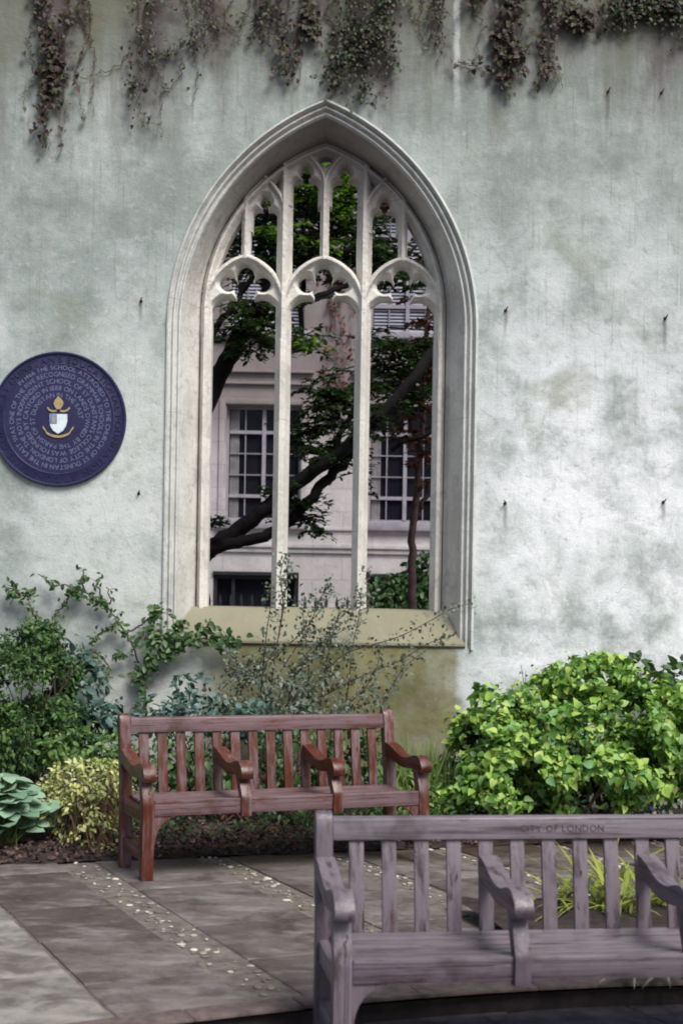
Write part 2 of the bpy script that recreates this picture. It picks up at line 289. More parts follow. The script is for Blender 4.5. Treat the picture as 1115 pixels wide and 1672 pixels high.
# ------------------------------------------------------------------ mesh helpers
class MB:
    def __init__(s): s.v = []; s.f = []
    def add(s, vs, fs):
        o = len(s.v); s.v.extend([tuple(p) for p in vs]); s.f.extend([tuple(i + o for i in f) for f in fs]); return o
    def box(s, lo, hi):
        x0, y0, z0 = lo; x1, y1, z1 = hi
        s.add([(x0, y0, z0), (x1, y0, z0), (x1, y1, z0), (x0, y1, z0), (x0, y0, z1), (x1, y0, z1), (x1, y1, z1), (x0, y1, z1)],
              [(0, 3, 2, 1), (4, 5, 6, 7), (0, 1, 5, 4), (1, 2, 6, 5), (2, 3, 7, 6), (3, 0, 4, 7)])
    def prism_x(s, prof, x0, x1):           # profile of (y, z), extruded along x
        n = len(prof)
        s.add([(x0, a, b) for a, b in prof] + [(x1, a, b) for a, b in prof],
              [tuple(range(n))[::-1], tuple(range(n, 2 * n))] + [(i, (i + 1) % n, n + (i + 1) % n, n + i) for i in range(n)])
    def strip_x(s, top, bot, x0, x1):       # ribbon between two (y, z) curves of equal length: clean quads for curved timbers
        n = len(top); vs = []
        for x in (x0, x1): vs += [(x, a, b) for a, b in top] + [(x, a, b) for a, b in bot]
        T0, B0, T1, B1 = 0, n, 2 * n, 3 * n; fs = []
        for i in range(n - 1):
            fs += [(T0 + i, T1 + i, T1 + i + 1, T0 + i + 1), (B0 + i, B0 + i + 1, B1 + i + 1, B1 + i),
                   (T0 + i, T0 + i + 1, B0 + i + 1, B0 + i), (T1 + i, B1 + i, B1 + i + 1, T1 + i + 1)]
        fs += [(T0, B0, B1, T1), (T0 + n - 1, T1 + n - 1, B1 + n - 1, B0 + n - 1)]
        s.add(vs, fs)
    def tube(s, pts, rad, k=6):
        pts = [Vector(p) for p in pts]; n = len(pts)
        if not hasattr(rad, '__len__'): rad = [rad] * n
        vs = []; a = None
        for i, p in enumerate(pts):
            t = (pts[min(i + 1, n - 1)] - pts[max(i - 1, 0)]).normalized()
            if a is None: a = t.cross(Vector((0.13, 0.31, 0.94)) if abs(t.z) < 0.8 else Vector((1, 0.1, 0))).normalized()
            else: a = (a - t * a.dot(t)).normalized()           # carry the frame along, so the skin never twists
            b = t.cross(a)
            for j in range(k):
                q = 2 * math.pi * j / k
                vs.append(p + (a * math.cos(q) + b * math.sin(q)) * rad[i])
        fs = [(i * k + j, i * k + (j + 1) % k, (i + 1) * k + (j + 1) % k, (i + 1) * k + j) for i in range(n - 1) for j in range(k)]
        fs += [tuple(range(k))[::-1], tuple(range((n - 1) * k, n * k))]
        s.add(vs, fs)
    def build(s, name, mat, parent=None, smooth=None, bevel=0.0, seg=2, loc=None):
        me = bpy.data.meshes.new(name); me.from_pydata(s.v, [], s.f); me.validate()
        bm = bmesh.new(); bm.from_mesh(me)
        bmesh.ops.recalc_face_normals(bm, faces=bm.faces)
        if bevel:
            ed = [e for e in bm.edges if len(e.link_faces) == 2 and e.calc_face_angle() > R(28)]
            bmesh.ops.bevel(bm, geom=ed, offset=bevel, segments=seg, profile=0.6, affect='EDGES', clamp_overlap=True)
        bm.to_mesh(me); bm.free()
        if smooth is not None:
            me.polygons.foreach_set('use_smooth', [True] * len(me.polygons))
            me.set_sharp_from_angle(angle=R(smooth))
        me.materials.append(mat)
        o = bpy.data.objects.new(name, me); COL.objects.link(o)
        if parent: o.parent = parent
        return o

def raw(name, V, Fc, mat, parent=None, smooth=False):
    me = bpy.data.meshes.new(name); me.from_pydata(V, [], Fc); me.materials.append(mat)
    if smooth: me.polygons.foreach_set('use_smooth', [True] * len(me.polygons))
    o = bpy.data.objects.new(name, me); COL.objects.link(o)
    if parent: o.parent = parent
    return o

def tag(o, label=None, cat=None, group=None, kind=None):
    if label: o['label'] = label
    if cat: o['category'] = cat
    if group: o['group'] = group
    if kind: o['kind'] = kind
    return o
def thing(name, label, cat, loc=(0, 0, 0), rz=0.0, group=None):
    o = bpy.data.objects.new(name, None); COL.objects.link(o); o.location = loc; o.rotation_euler = (0, 0, rz)
    o.empty_display_size = 0.2
    return tag(o, label, cat, group)
def struct(o): o['kind'] = 'structure'; return o

def spline(pts, n=8):                       # Catmull-Rom through the points
    pts = [np.array(p, float) for p in pts]; out = []
    for i in range(len(pts) - 1):
        p0, p1, p2, p3 = pts[max(i - 1, 0)], pts[i], pts[i + 1], pts[min(i + 2, len(pts) - 1)]
        for k in range(n):
            t = k / n
            out.append(0.5 * (2 * p1 + (p2 - p0) * t + (2 * p0 - 5 * p1 + 4 * p2 - p3) * t * t + (3 * p1 - p0 - 3 * p2 + p3) * t ** 3))
    out.append(pts[-1]); return out

# leaves ------------------------------------------------------------
def unit(a): return a / np.maximum(1e-9, np.linalg.norm(a, axis=1, keepdims=True))
class Leaves:
    """collects single leaves; heart / oval / lance / blade shapes, all folded along the midrib"""
    SH = {'oval': [(0, 0), (.2, .40), (.5, .50), (.8, .32), (1, 0)], 'heart': [(0, .12), (.10, .44), (.36, .54), (.70, .33), (1, 0)],
          'round': [(0, .2), (.14, .5), (.45, .62), (.8, .38), (1, 0)], 'lance': [(0, 0), (.2, .42), (.45, .5), (.75, .3), (1, 0)], 'blade': [(0, .35), (.3, .5), (.6, .46), (.85, .26), (1, 0)]}
    def __init__(s): s.V = []; s.F = []; s.n = 0
    def add(s, c, d, nrm, ln, wd, shape='oval', fold=0.25, droop=0.25):
        c = np.asarray(c, float); N = len(c)
        if N == 0: return
        d = unit(np.asarray(d, float)); nrm = np.asarray(nrm, float); nrm = unit(nrm - d * np.sum(nrm * d, 1, keepdims=True))
        sd = np.cross(d, nrm); ln = np.broadcast_to(ln, N)[:, None]; wd = np.broadcast_to(wd, N)[:, None]
        pr = s.SH[shape]; blk = []
        for k, (t, hw) in enumerate(pr):
            ctr = c + d * ln * t - nrm * ln * droop * t * t
            if 0 < k < 4 or hw > 0:
                blk += [ctr + sd * wd * hw + nrm * wd * hw * fold * 2, ctr, ctr - sd * wd * hw + nrm * wd * hw * fold * 2]
            else: blk += [ctr, ctr, ctr]
        A = np.stack(blk, 1)                # N,15,3
        s.V.append(A.reshape(-1, 3)); base = s.n + np.arange(N) * 15
        for k in range(4):
            a = k * 3
            for f in ((a, a + 1, a + 4, a + 3), (a + 1, a + 2, a + 5, a + 4)):
                s.F.append(base[:, None] + np.array(f)[None, :])
        s.n += N * 15
    def build(s, name, mat, parent=None):
        V = np.concatenate(s.V); Fc = np.concatenate(s.F)
        me = bpy.data.meshes.new(name)
        me.from_pydata(V.tolist(), [], Fc.tolist())
        bm = bmesh.new(); bm.from_mesh(me); bmesh.ops.remove_doubles(bm, verts=bm.verts, dist=1e-5); bm.to_mesh(me); bm.free()
        me.polygons.foreach_set('use_smooth', [True] * len(me.polygons)); me.materials.append(mat)
        o = bpy.data.objects.new(name, me); COL.objects.link(o)
        if parent: o.parent = parent
        return o

def rv(n, s=1.0): return rng.normal(0, s, (n, 3))
def blob(c, r, n, thr=-0.15, freq=3.0, shell=0.45):
    """leaf positions in an ellipsoid, thinned by noise so gaps and clumps appear; returns points and outward directions"""
    c = np.array(c, float); r = np.array(r, float); out = []; nr = []
    tries = 0
    while len(out) < n and tries < n * 12:
        tries += 1
        u = rng.normal(0, 1, 3); u /= np.linalg.norm(u)
        rad = shell + (1 - shell) * rng.random() ** 0.6
        bump_ = 1 + 0.22 * mnoise.noise(Vector(u * 2.3 + c))
        p = c + u * r * rad * bump_
        if mnoise.noise(Vector(p * freq)) < thr: continue
        out.append(p); nr.append(u / r)
    return np.array(out).reshape(-1, 3), unit(np.array(nr).reshape(-1, 3))
def bush_leaves(Lv, c, r, n, ln, shape='oval', ratio=0.6, up=0.9, thr=-0.15, freq=3.0, shell=0.45, out=0.8, zmin=0.02, ymax=10.47, droop=0.3):
    p, o = blob(c, r, n, thr, freq, shell)
    k = (p[:, 2] > zmin) & (p[:, 1] < ymax); p, o = p[k], o[k]; N = len(p)
    nrm = o * 0.6 + np.array([0.08, -0.25, up]) + rv(N, 0.38)
    d = o * out + rv(N, 0.6) + np.array([0, 0, -0.35])
    l = ln * rng.uniform(0.45, 1.35, N)
    Lv.add(p, d, nrm, l, l * ratio * rng.uniform(.85, 1.15, N), shape, rng.uniform(.1, .3), droop)

def plant(name, label, cat, fol, stem=None, fmat=None, smat=None, loc=(0, 0, 0), group=None, extra=None):
    t = thing(name, label, cat, loc, 0, group); inv = Vector(loc)
    def shift(o):
        o.data.transform(Matrix.Translation(-inv))
    o = fol.build('foliage', fmat, t); shift(o)
    if stem and stem.v: o = stem.build('stem', smat or MT['stem'], t, 60); shift(o)
    for e, nm, m in (extra or []): o = e.build(nm, m, t); shift(o)
    return t

# ================================================================== GROUND
U = Vector((0.42, -0.9075, 0)).normalized(); V_ = Vector((0.9075, 0.42, 0)).normalized()   # the paving's own axes
def KC(x, d=0.0):                           # the gently curved kerb edge; d = distance behind it
    q = max(-2.6, min(2.3, x + .093)); y = 5.294 + .4255 * q - .0921 * q * q; m_ = .4255 - .1842 * q
    y += m_ * (x + .093 - q); n_ = Vector((-m_, 1, 0)).normalized()
    return Vector((x, y, 0)) + n_ * d
def kclip(poly, d):                         # cut a stone along the kerb
    a, c = KC(min(p.x for p in poly), d), KC(max(p.x for p in poly), d); t = (c - a)
    return clip(poly, a, Vector((-t.y, t.x, 0)))
def clip(poly, p, n):                       # keep the side n points to
    out = []
    for i in range(len(poly)):
        a, b = poly[i], poly[(i + 1) % len(poly)]; da, db = (a - p).dot(n), (b - p).dot(n)
        if da >= 0: out.append(a)
        if da * db < 0: out.append(a + (b - a) * (da / (da - db)))
    return out
b = MB(); b.add([(-70, -25, -.135), (70, -25, -.135), (70, 90, -.135), (-70, 90, -.135)], [(0, 1, 2, 3)])
struct(b.build('ground', MT['asphalt']))

def slab(mb, poly, top, drop=0.05, inset=0.006):
    """a stone with a worn, slightly rounded edge"""
    n = len(poly); c = sum(poly, Vector()) / n
    def ins(d): return [p + (c - p).normalized() * d for p in poly]
    rings = [[Vector((p.x, p.y, top - drop)) for p in poly], [Vector((p.x, p.y, top - inset)) for p in poly],
             [Vector((p.x, p.y, top - inset * .25)) for p in ins(inset * .9)], [Vector((p.x, p.y, top)) for p in ins(inset * 2.2)]]
    vs = [p for r_ in rings for p in r_]
    fs = [(k * n + i, k * n + (i + 1) % n, (k + 1) * n + (i + 1) % n, (k + 1) * n + i) for k in range(3) for i in range(n)]
    fs.append(tuple(range(3 * n, 4 * n))); mb.add(vs, fs)

# lower terrace in front of the kerb: big dark setts
b = MB(); rr = random.Random(3)
K0 = Vector((0, 6.2, 0)); KD = V_; KN = Vector((-KD.y, KD.x, 0))
for row in range(0, 12):
    off = rr.random() * .5
    for k in range(-9, 12):
        p = K0 - KN * (0.005 + row * 0.42) + KD * (k * 0.62 + off)
        q = [p - KN * 0.41, p - KN * 0.41 + KD * 0.61, p + KD * 0.61, p]
        slab(b, q, -0.10 + rr.uniform(-.002, .002), 0.03)
struct(b.build('pavement', MT['asphalt'], smooth=40))

# mortar bed under the flags, and the flags with their diagonal pebble bands
bands = [(1.96, 2.17), (2.77, 2.96), (3.51, 3.69), (4.235, 4.40), (4.98, 5.15), (5.73, 5.90)]
q = [KC(-5 + .2 * i, .10) for i in range(51)]; n = len(q)
b = MB(); b.add([(p.x, p.y, -0.008) for p in q] + [(p.x, 10.4, -0.008) for p in q], [(i, i + 1, n + i + 1, n + i) for i in range(n - 1)]); struct(b.build('mortar_bed', MT['mortar']))
b = MB(); rough = MB(); rr = random.Random(5)
edges = [(-2.6, -1.55), (-1.53, -0.6), (-0.58, .42), (.44, 1.415), (1.43, 1.955)] + [(bands[i][1] + .005, bands[i + 1][0] - .005) for i in range(5)] + [(5.905, 6.7)]
starts = {4: -7.83, 5: -7.20, 6: -7.62}
for i, (v0, v1) in enumerate(edges):
    u = -11.0 + rr.random() * .3; cuts = []
    if i in starts:
        cuts = [starts[i] - .85, starts[i], starts[i] + .93, starts[i] + 1.62, starts[i] + 2.4]
        while cuts[0] > -11: cuts.insert(0, cuts[0] - rr.uniform(.6, .95))
        while cuts[-1] < -2.5: cuts.append(cuts[-1] + rr.uniform(.6, .95))
    else:
        while u < -2.5: cuts.append(u); u += rr.uniform(.55, .95)
    for a, c in zip(cuts[:-1], cuts[1:]):
        poly = [U * (-0) + V_ * v + U * uu for v, uu in ((v0, a + .005), (v0, c - .005), (v1, c - .005), (v1, a + .005))]
        jit = [Vector((rr.uniform(-.004, .004), rr.uniform(-.004, .004), 0)) for _ in poly]
        poly = [p + j for p, j in zip(poly, jit)]
        poly = kclip(poly, .140); poly = clip(poly, B0 + BN * .25, -BN) if len(poly) > 2 else poly
        if len(poly) < 3: continue
        slab(rough if i <= 3 and c > -7.9 and i == 3 else b, poly, rr.uniform(-.002, .003))
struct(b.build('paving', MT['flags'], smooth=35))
struct(rough.build('rough_flagstone', MT['rough_flag'], smooth=35))
for bi, (v0, v1) in enumerate(bands):
    Pb = MB(); rr = random.Random(20 + bi)
    pts = []
    uu = -10.6
    while uu < -4.6:
        for _ in range(9):
            vv = rr.uniform(v0 + .02, v1 - .02); u2 = uu + rr.random() * .2
            rad = rr.choice((.006, .008, .010, .012, .015, .019))
            p = U * u2 + V_ * vv
            if (p - KC(p.x)).y < .20 or (p - B0).dot(BN) > .1: continue
            if any((p - o_).length < ra + rad + .004 for o_, ra in pts[-60:]): continue
            pts.append((p, rad))
        uu += .2
    ico = bmesh.new(); bmesh.ops.create_icosphere(ico, subdivisions=2, radius=1); iv = [v.co.copy() for v in ico.verts]; ifc = [tuple(v.index for v in f.verts) for f in ico.faces]; ico.free()
    for p, rad in pts:
        m = Matrix.Translation((p.x, p.y, -.004)) @ Matrix.Rotation(rr.random() * 6.3, 4, 'Z') @ Matrix.Diagonal((rad * rr.uniform(1, 1.5), rad * rr.uniform(.7, 1), rad * .38, 1))
        Pb.add([m @ v for v in iv], ifc)
    struct(Pb.build('pebble_band', MT['pebble'], smooth=80))
# kerb of brick-like blocks along the step
b = MB(); rr = random.Random(9); k = -4.0
while k < 5:
    ln = rr.uniform(.34, .56); x1 = k + ln - .003; xm = (k + x1) / 2
    slab(b, [KC(k), KC(xm), KC(x1), KC(x1, .137), KC(xm, .137), KC(k, .137)], rr.uniform(-.002, .002), 0.014, .005); k += ln
struct(b.build('kerb', MT['kerb'], smooth=40))
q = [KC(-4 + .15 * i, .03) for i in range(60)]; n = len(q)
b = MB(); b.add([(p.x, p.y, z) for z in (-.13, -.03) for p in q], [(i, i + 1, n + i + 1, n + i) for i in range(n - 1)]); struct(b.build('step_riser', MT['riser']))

# flower-bed soil, gently mounded towards the wall
def soil(name, poly_fn, nx, ny):
    vs, fs = [], []
    for j in range(ny + 1):
        for i in range(nx + 1):
            p = poly_fn(i / nx, j / ny); e = min(j / ny * 3.5, 1)
            h = .006 + .06 * e + .03 * mnoise.noise(Vector((p.x * 4, p.y * 4, 0))) * e + .012 * mnoise.noise(Vector((p.x * 17, p.y * 17, 3)))
            vs.append((p.x, p.y, h))
    fs = [(j * (nx + 1) + i, j * (nx + 1) + i + 1, (j + 1) * (nx + 1) + i + 1, (j + 1) * (nx + 1) + i) for j in range(ny) for i in range(nx)]
    return raw(name, vs, fs, MT['soil'], smooth=True)
def bedfn(s, t):
    f = B0 + BD * (-5 + s * 11.5); e = Vector((f.x, 10.52, 0))
    return f.lerp(e, t) + BN * (.05 * mnoise.noise(Vector((s * 40, 0, 0))) * (1 - t))
struct(soil('soil_bed', bedfn, 200, 36))
def bed2(s, t):
    x = .98 + s * 3.2; return KC(x, .14) + Vector((-.30, .95, 0)) * (t * (1.30 - .2 * s))
struct(soil('kerbside_soil_bed', bed2, 90, 30))
b = MB(); b.add([(-40, 11.3, .0), (40, 11.3, .0), (40, 60, .0), (-40, 60, .0)], [(0, 1, 2, 3)]); struct(b.build('courtyard', MT['court']))

# ================================================================== RUINED WALL WITH ITS WINDOW
WY = 10.5; X0 = -0.178; ZS = 3.602; AC, RO = 0.672, 1.845      # arc centres +-AC, outer radius RO, springing height ZS
Z_SILL_F, Z_SILL_B = 1.262, 1.512
def arch(n, k=26, zb=1.232):
    """outline of the opening offset inwards by n, from the left foot over the apex to the right foot"""
    r_ = RO - n; a1 = math.acos(AC / r_); pts = [(-(r_ - AC), zb + (ZS - zb) * i / 6) for i in range(6)]
    for i in range(k + 1):
        a = (i / k) * a1
        pts.append((AC - r_ * math.cos(a), ZS + r_ * math.sin(a)))
    return pts + [(-x, z) for x, z in pts[-2::-1]]
wall = thing('ruined_stone_wall', 'tall weathered grey rendered wall pierced by a pointed gothic window', 'wall', (X0, WY, 0))
WL = wall
def wallpanel(y, n, flip):
    ol = arch(n); mb = MB(); ZT = 6.9; XL, XR = -5.6, 5.9
    half = ol
    xs_arch = ol[6:-6]                      # springing to springing
    vs, fs = [], []
    def add(q): mb.add([(x, y, z) for x, z in q], [(0, 1, 2, 3) if not flip else (3, 2, 1, 0)])
    xl, xr = ol[0][0], ol[-1][0]; zb = 1.232
    for (a, b_) in zip(xs_arch[:-1], xs_arch[1:]): add([a, b_, (b_[0], ZT), (a[0], ZT)])
    add([(XL, -.3), (xl, -.3), (xl, zb), (XL, zb)]); add([(xl, -.3), (xr, -.3), (xr, zb), (xl, zb)]); add([(xr, -.3), (XR, -.3), (XR, zb), (xr, zb)])
    add([(XL, zb), (xl, zb), (xl, ZS), (XL, ZS)]); add([(xr, zb), (XR, zb), (XR, ZS), (xr, ZS)])
    add([(XL, ZS), (xl, ZS), (xl, ZT), (XL, ZT)]); add([(xr, ZS), (XR, ZS), (XR, ZT), (xr, ZT)])
    return mb
TH = 0.78
wb = wallpanel(0, .012, False)
bk = wallpanel(TH, .0, True); wb.add(bk.v, bk.f)
ZT = 6.9
for q in ([(-5.6, 0, -.3), (-5.6, 0, ZT), (-5.6, TH, ZT), (-5.6, TH, -.3)], [(5.9, 0, -.3), (5.9, TH, -.3), (5.9, TH, ZT), (5.9, 0, ZT)],
          [(-5.6, 0, ZT), (5.9, 0, ZT), (5.9, TH, ZT), (-5.6, TH, ZT)]): wb.add(q, [(0, 1, 2, 3)])
me = bpy.data.meshes.new('wall_body'); me.from_pydata(wb.v, [], wb.f); me.materials.append(MT['plaster'])
ob = bpy.data.objects.new('wall_body', me); COL.objects.link(ob); ob.parent = wall
# the plaster shader reads object coordinates: x from the window's centre line, z from the ground
def sweep(prof, zb, name, mat):
    lines = [[(x, y, z) for x, z in arch(n, zb=zb)] for n, y in prof]; m = len(lines[0]); mb = MB()
    mb.v = [p for l_ in lines for p in l_]
    mb.f = [(j * m + i, (j + 1) * m + i, (j + 1) * m + i + 1, j * m + i + 1) for j in range(len(prof) - 1) for i in range(m - 1)]
    me = bpy.data.meshes.new(name); me.from_pydata(mb.v, [], mb.f); me.materials.append(mat)
    me.polygons.foreach_set('use_smooth', [True] * len(me.polygons)); me.set_sharp_from_angle(angle=R(24))
    o = bpy.data.objects.new(name, me); COL.objects.link(o); o.parent = wall; return o
AF, RF, ZF = .444, 1.384, .17               # the tracery's own, rounder arch (springing ZF above ZS)
def inner(k=26, zb=1.2, n=0.0):
    r_ = RF - n; a1 = math.acos(AF / r_); z1 = ZS + ZF; pts = [(-(r_ - AF), zb + (z1 - zb) * i / 6) for i in range(6)]
    for i in range(k + 1): pts.append((AF - r_ * math.cos(i / k * a1), z1 + r_ * math.sin(i / k * a1)))
    return pts + [(-x, z) for x, z in pts[-2::-1]]
sweep([(.012, .012), (.012, -.008), (.018, -.020), (.030, -.024), (.038, -.012), (.043, .010), (.050, .020), (.056, .008), (.064, -.002), (.072, .000),
       (.078, .016), (.084, .034), (.092, .036), (.098, .024), (.106, .018), (.114, .026), (.120, .052)], 1.22, 'arch_moulding', MT['hood'])
def loft(a, b_, ya, yb, bul, name, mat, N=5):
    m = len(a); mb = MB()
    for j in range(N + 1):
        t = j / N; mb.v += [(x0 + (x1 - x0) * t, ya + (yb - ya) * (t + bul * math.sin(math.pi * t)), z0 + (z1 - z0) * t) for (x0, z0), (x1, z1) in zip(a, b_)]
    mb.f = [(j * m + i, (j + 1) * m + i, (j + 1) * m + i + 1, j * m + i + 1) for j in range(N) for i in range(m - 1)]
    me = bpy.data.meshes.new(name); me.from_pydata(mb.v, [], mb.f); me.materials.append(mat)
    me.polygons.foreach_set('use_smooth', [True] * len(me.polygons)); me.set_sharp_from_angle(angle=R(24))
    o = bpy.data.objects.new(name, me); COL.objects.link(o); o.parent = wall
loft(arch(.120, zb=1.22), inner(zb=1.22, n=-.006), .052, .335, .06, 'window_reveal', MT['jamb'])
loft(inner(zb=1.22, n=-.002), arch(.0, zb=1.22), .50, TH, 0, 'inner_splay', MT['jamb'], 2)

# --- tracery: one carved plate, pierced by the lights; depth follows the distance from each rib's axis
YT = 0.27
gx = np.arange(-0.98, 0.9801, 0.0049); gy = np.arange(-0.03, 1.54, 0.0049)
X, Y = np.meshgrid(gx, gy, indexing='ij')
def d_arch(n):                              # signed distance inside (+) of the tracery's arch, offset inwards by n
    return RF - n - np.hypot(np.abs(X) + AF, np.maximum(Y - ZF, 0))
dO = d_arch(.0)
BIG = 9.0
off = np.full(X.shape, BIG); sol = np.full(X.shape, -BIG)      # depth behind the front plane; solid distance (+ inside)
def moulding(s_, depth, flat):               # fillet, small step, hollow
    return np.where(s_ > flat, depth * .16, 0) + depth * .84 * np.clip((s_ - flat - .14) / (.86 - flat), 0, 1) ** .8
def rib(dist, hw, depth, flat=.32, front=0.0):
    global off, sol
    s_ = np.clip(dist / hw, 0, 1); o_ = front + moulding(s_, depth, flat)
    ins = dist < hw
    off = np.where(ins, np.minimum(off, o_), off); sol = np.maximum(sol, hw - dist)
def d_seg(x0, y0, x1, y1):
    dx, dy = x1 - x0, y1 - y0; t = np.clip(((X - x0) * dx + (Y - y0) * dy) / (dx * dx + dy * dy), 0, 1)
    return np.hypot(X - x0 - t * dx, Y - y0 - t * dy)
def d_path(pts):
    d = np.full(X.shape, BIG)
    for (a, b_), (c, d_) in zip(pts[:-1], pts[1:]): d = np.minimum(d, d_seg(a, b_, c, d_))
    return d
MX = 0.308; MH = 0.060
rib(np.abs(d_arch(.0) - .042), .043, .075, .25)                       # frame
for sx in (-1, 1): rib(d_seg(sx * MX, -.2, sx * MX, 1.30), MH, .12, .24)   # main mullions run up to the arch
LC = [(-.603, .297), (0.0, .306), (.603, .297)]                          # light centres and half spans between rib axes
HB, HH = .215, .385
def headarc(cx, w):
    r_ = (HH * HH + w * w) / (2 * w); pts = []
    a1 = math.acos(max(-1, min(1, (r_ - w) / r_)))
    for i in range(13):
        a = a1 * i / 12; pts.append((cx - (w - r_) - r_ * math.cos(a) - 0 * r_, HB + r_ * math.sin(a)))
    L_ = [(cx + (r_ - w) - r_ * math.cos(a1 * i / 12), HB + r_ * math.sin(a1 * i / 12)) for i in range(13)]
    return L_, [(2 * cx - x, y) for x, y in L_]
def circ(cx, cy, r_): return r_ - np.hypot(X - cx, Y - cy)               # + inside
def rect(x0, x1, y0, y1): return np.minimum(np.minimum(X - x0, x1 - X), np.minimum(Y - y0, y1 - Y))
def plate(region, opening, front=.05, ch=.03):
    """recessed infill between ribs, with a soft chamfer towards its piercing"""
    global off, sol
    s_ = np.minimum(region, -opening); ins = s_ > 0
    o_ = front + .055 * np.clip((ch + opening) / ch, 0, 1) ** 1.3
    off = np.where(ins, np.minimum(off, o_), off); sol = np.maximum(sol, s_)
for cx, w in LC:
    La, Ra = headarc(cx, w)
    for arc in (La, Ra): rib(d_path(arc), .030, .06, .3, .012)
    r_ = (HH * HH + w * w) / (2 * w)
    reg = np.minimum(r_ - np.hypot(X - (cx + r_ - w), Y - HB), r_ - np.hypot(X - (cx - r_ + w), Y - HB)); reg = np.where(Y < HB, np.minimum(w - np.abs(X - cx), Y + .02), reg)
    op = np.maximum.reduce([circ(cx, .462, .070), circ(cx, .494, .058), circ(cx - .130, .408, .066), circ(cx + .130, .408, .066), rect(cx - .07, cx + .07, .18, .42),
                            circ(cx - .125, .165, .132), circ(cx + .125, .165, .132), rect(cx - .265, cx + .265, -.5, .165), circ(cx, .36, .085)])
    plate(reg, op)
for cx, top in ((-.602, 1.04), (0, 1.18), (.602, 1.04)):
    rib(d_seg(cx, HB + HH - .01, cx, top), .034, .055, .3, .006)
# upper centre lights: Y-shaped ribs from the middle mullion, cusped heads
for sx in (-1, 1):
    arc = [(sx * x, y) for x, y in spline([(0, 1.14), (.018, 1.235), (.062, 1.31), (.135, 1.39)], 5)]; rib(d_path(arc), .026, .05, .3, .01)
    c0 = sx * .152
    reg = np.minimum(rect(min(0, sx * .31), max(0, sx * .31), 1.0, 1.5), dO)
    op = np.maximum.reduce([rect(c0 - .098, c0 + .098, -.5, 1.155), circ(c0 - .045, 1.155, .053), circ(c0 + .045, 1.155, .053), circ(c0, 1.252, .042), circ(c0, 1.282, .032), rect(c0 - .022, c0 + .022, 1.1, 1.26), circ(0, 1.352, .034), circ(sx*.028, 1.36, .022)])
    plate(reg, op, .04, .028)
    # upper side lights
    rb = [(sx * x, y) for x, y in spline([(.318, 1.0), (.345, 1.07), (.40, 1.145), (.462, 1.21)], 5)]; rib(d_path(rb), .024, .05, .3, .01)
    c1 = sx * .458
    below = 1.0 + (np.abs(X) - .318) * 1.46 - Y
    reg = np.minimum.reduce([rect(min(sx * .31, sx * .61), max(sx * .31, sx * .61), .80, 1.3), dO, below])
    op = np.maximum.reduce([rect(c1 - .092, c1 + .092, -.5, .930), circ(c1 - .042, .930, .05), circ(c1 + .042, .930, .05), circ(c1, 1.022, .042), circ(c1, 1.052, .030), rect(c1 - .02, c1 + .02, .90, 1.03)])
    plate(reg, op, .04, .028)
nz = np.array([[mnoise.noise(Vector((x * 9, y * 9, 2))) + .6 * mnoise.noise(Vector((x * 31, y * 31, 7))) for y in gy] for x in gx])
sol = np.where(sol > -.02, sol + nz * .0022, sol); off = np.where(off < 1, off + nz * .0045, off)
sol = np.minimum(sol, dO)
TD = .20
def mesh_field(name, mat):
    ny = len(gy); vid = {}; V = []; Fc = []
    def vert(key, x, y, o_):
        if key not in vid: vid[key] = len(V); V.append((x, YT + o_, y + ZS))
        return vid[key]
    bnd = []
    S = sol; O = np.where(off > 1, np.nan, off)
    def crossing(i0, j0, i1, j1):
        a, b_ = S[i0, j0], S[i1, j1]; t = a / (a - b_)
        x = gx[i0] + (gx[i1] - gx[i0]) * t; y = gy[j0] + (gy[j1] - gy[j0]) * t
        o_ = O[i0, j0] if a > 0 else O[i1, j1]
        if np.isnan(o_): o_ = .1
        key = ('e', min((i0, j0), (i1, j1)), max((i0, j0), (i1, j1)))
        return vert(key, x, y, o_)
    for i in range(len(gx) - 1):
        for j in range(ny - 1):
            c = ((i, j), (i + 1, j), (i + 1, j + 1), (i, j + 1)); ins = [S[p] > 0 for p in c]
            if not any(ins): continue
            poly = []
            for k in range(4):
                p, q = c[k], c[(k + 1) % 4]
                if ins[k]: poly.append((vert(p, gx[p[0]], gy[p[1]], 0.1 if np.isnan(O[p]) else O[p]), 0))
                if ins[k] != ins[(k + 1) % 4]: poly.append((crossing(*p, *q), 1))
            ids = [a for a, _ in poly]
            if len(ids) >= 3:
                Fc.append(tuple(ids))
                for k in range(len(poly)):
                    if poly[k][1] and poly[(k + 1) % len(poly)][1]: bnd.append((ids[k], ids[(k + 1) % len(ids)]))
    back = {}
    def bv(a):
        if a not in back: back[a] = len(V); V.append((V[a][0], YT + TD, V[a][2]))
        return back[a]
    for a, b_ in bnd: Fc.append((b_, a, bv(a), bv(b_)))
    for f in [f for f in Fc if all(i not in back.values() for i in f)] if False else []: pass
    me = bpy.data.meshes.new(name); me.from_pydata(V, [], Fc); me.materials.append(mat)
    me.polygons.foreach_set('use_smooth', [True] * len(me.polygons)); me.set_sharp_from_angle(angle=R(42))
    # flat back so the plate is solid from behind
    bmx = bmesh.new(); bmx.from_mesh(me)
    n0 = len(Fc) - len(bnd)
    bmx.faces.ensure_lookup_table(); front = [f for f in bmx.faces if f.index < n0]
    mp = {}
    for f in front:
        nv = []
        for v in f.verts:
            if v not in mp: mp[v] = bmx.verts.new((v.co.x, YT + TD, v.co.z))
            nv.append(mp[v])
        try: bmx.faces.new(nv[::-1])
        except ValueError: pass
    bmx.to_mesh(me); bmx.free()
    o = bpy.data.objects.new(name, me); COL.objects.link(o); o.parent = wall; return o
mesh_field('tracery', MT['tracery'])
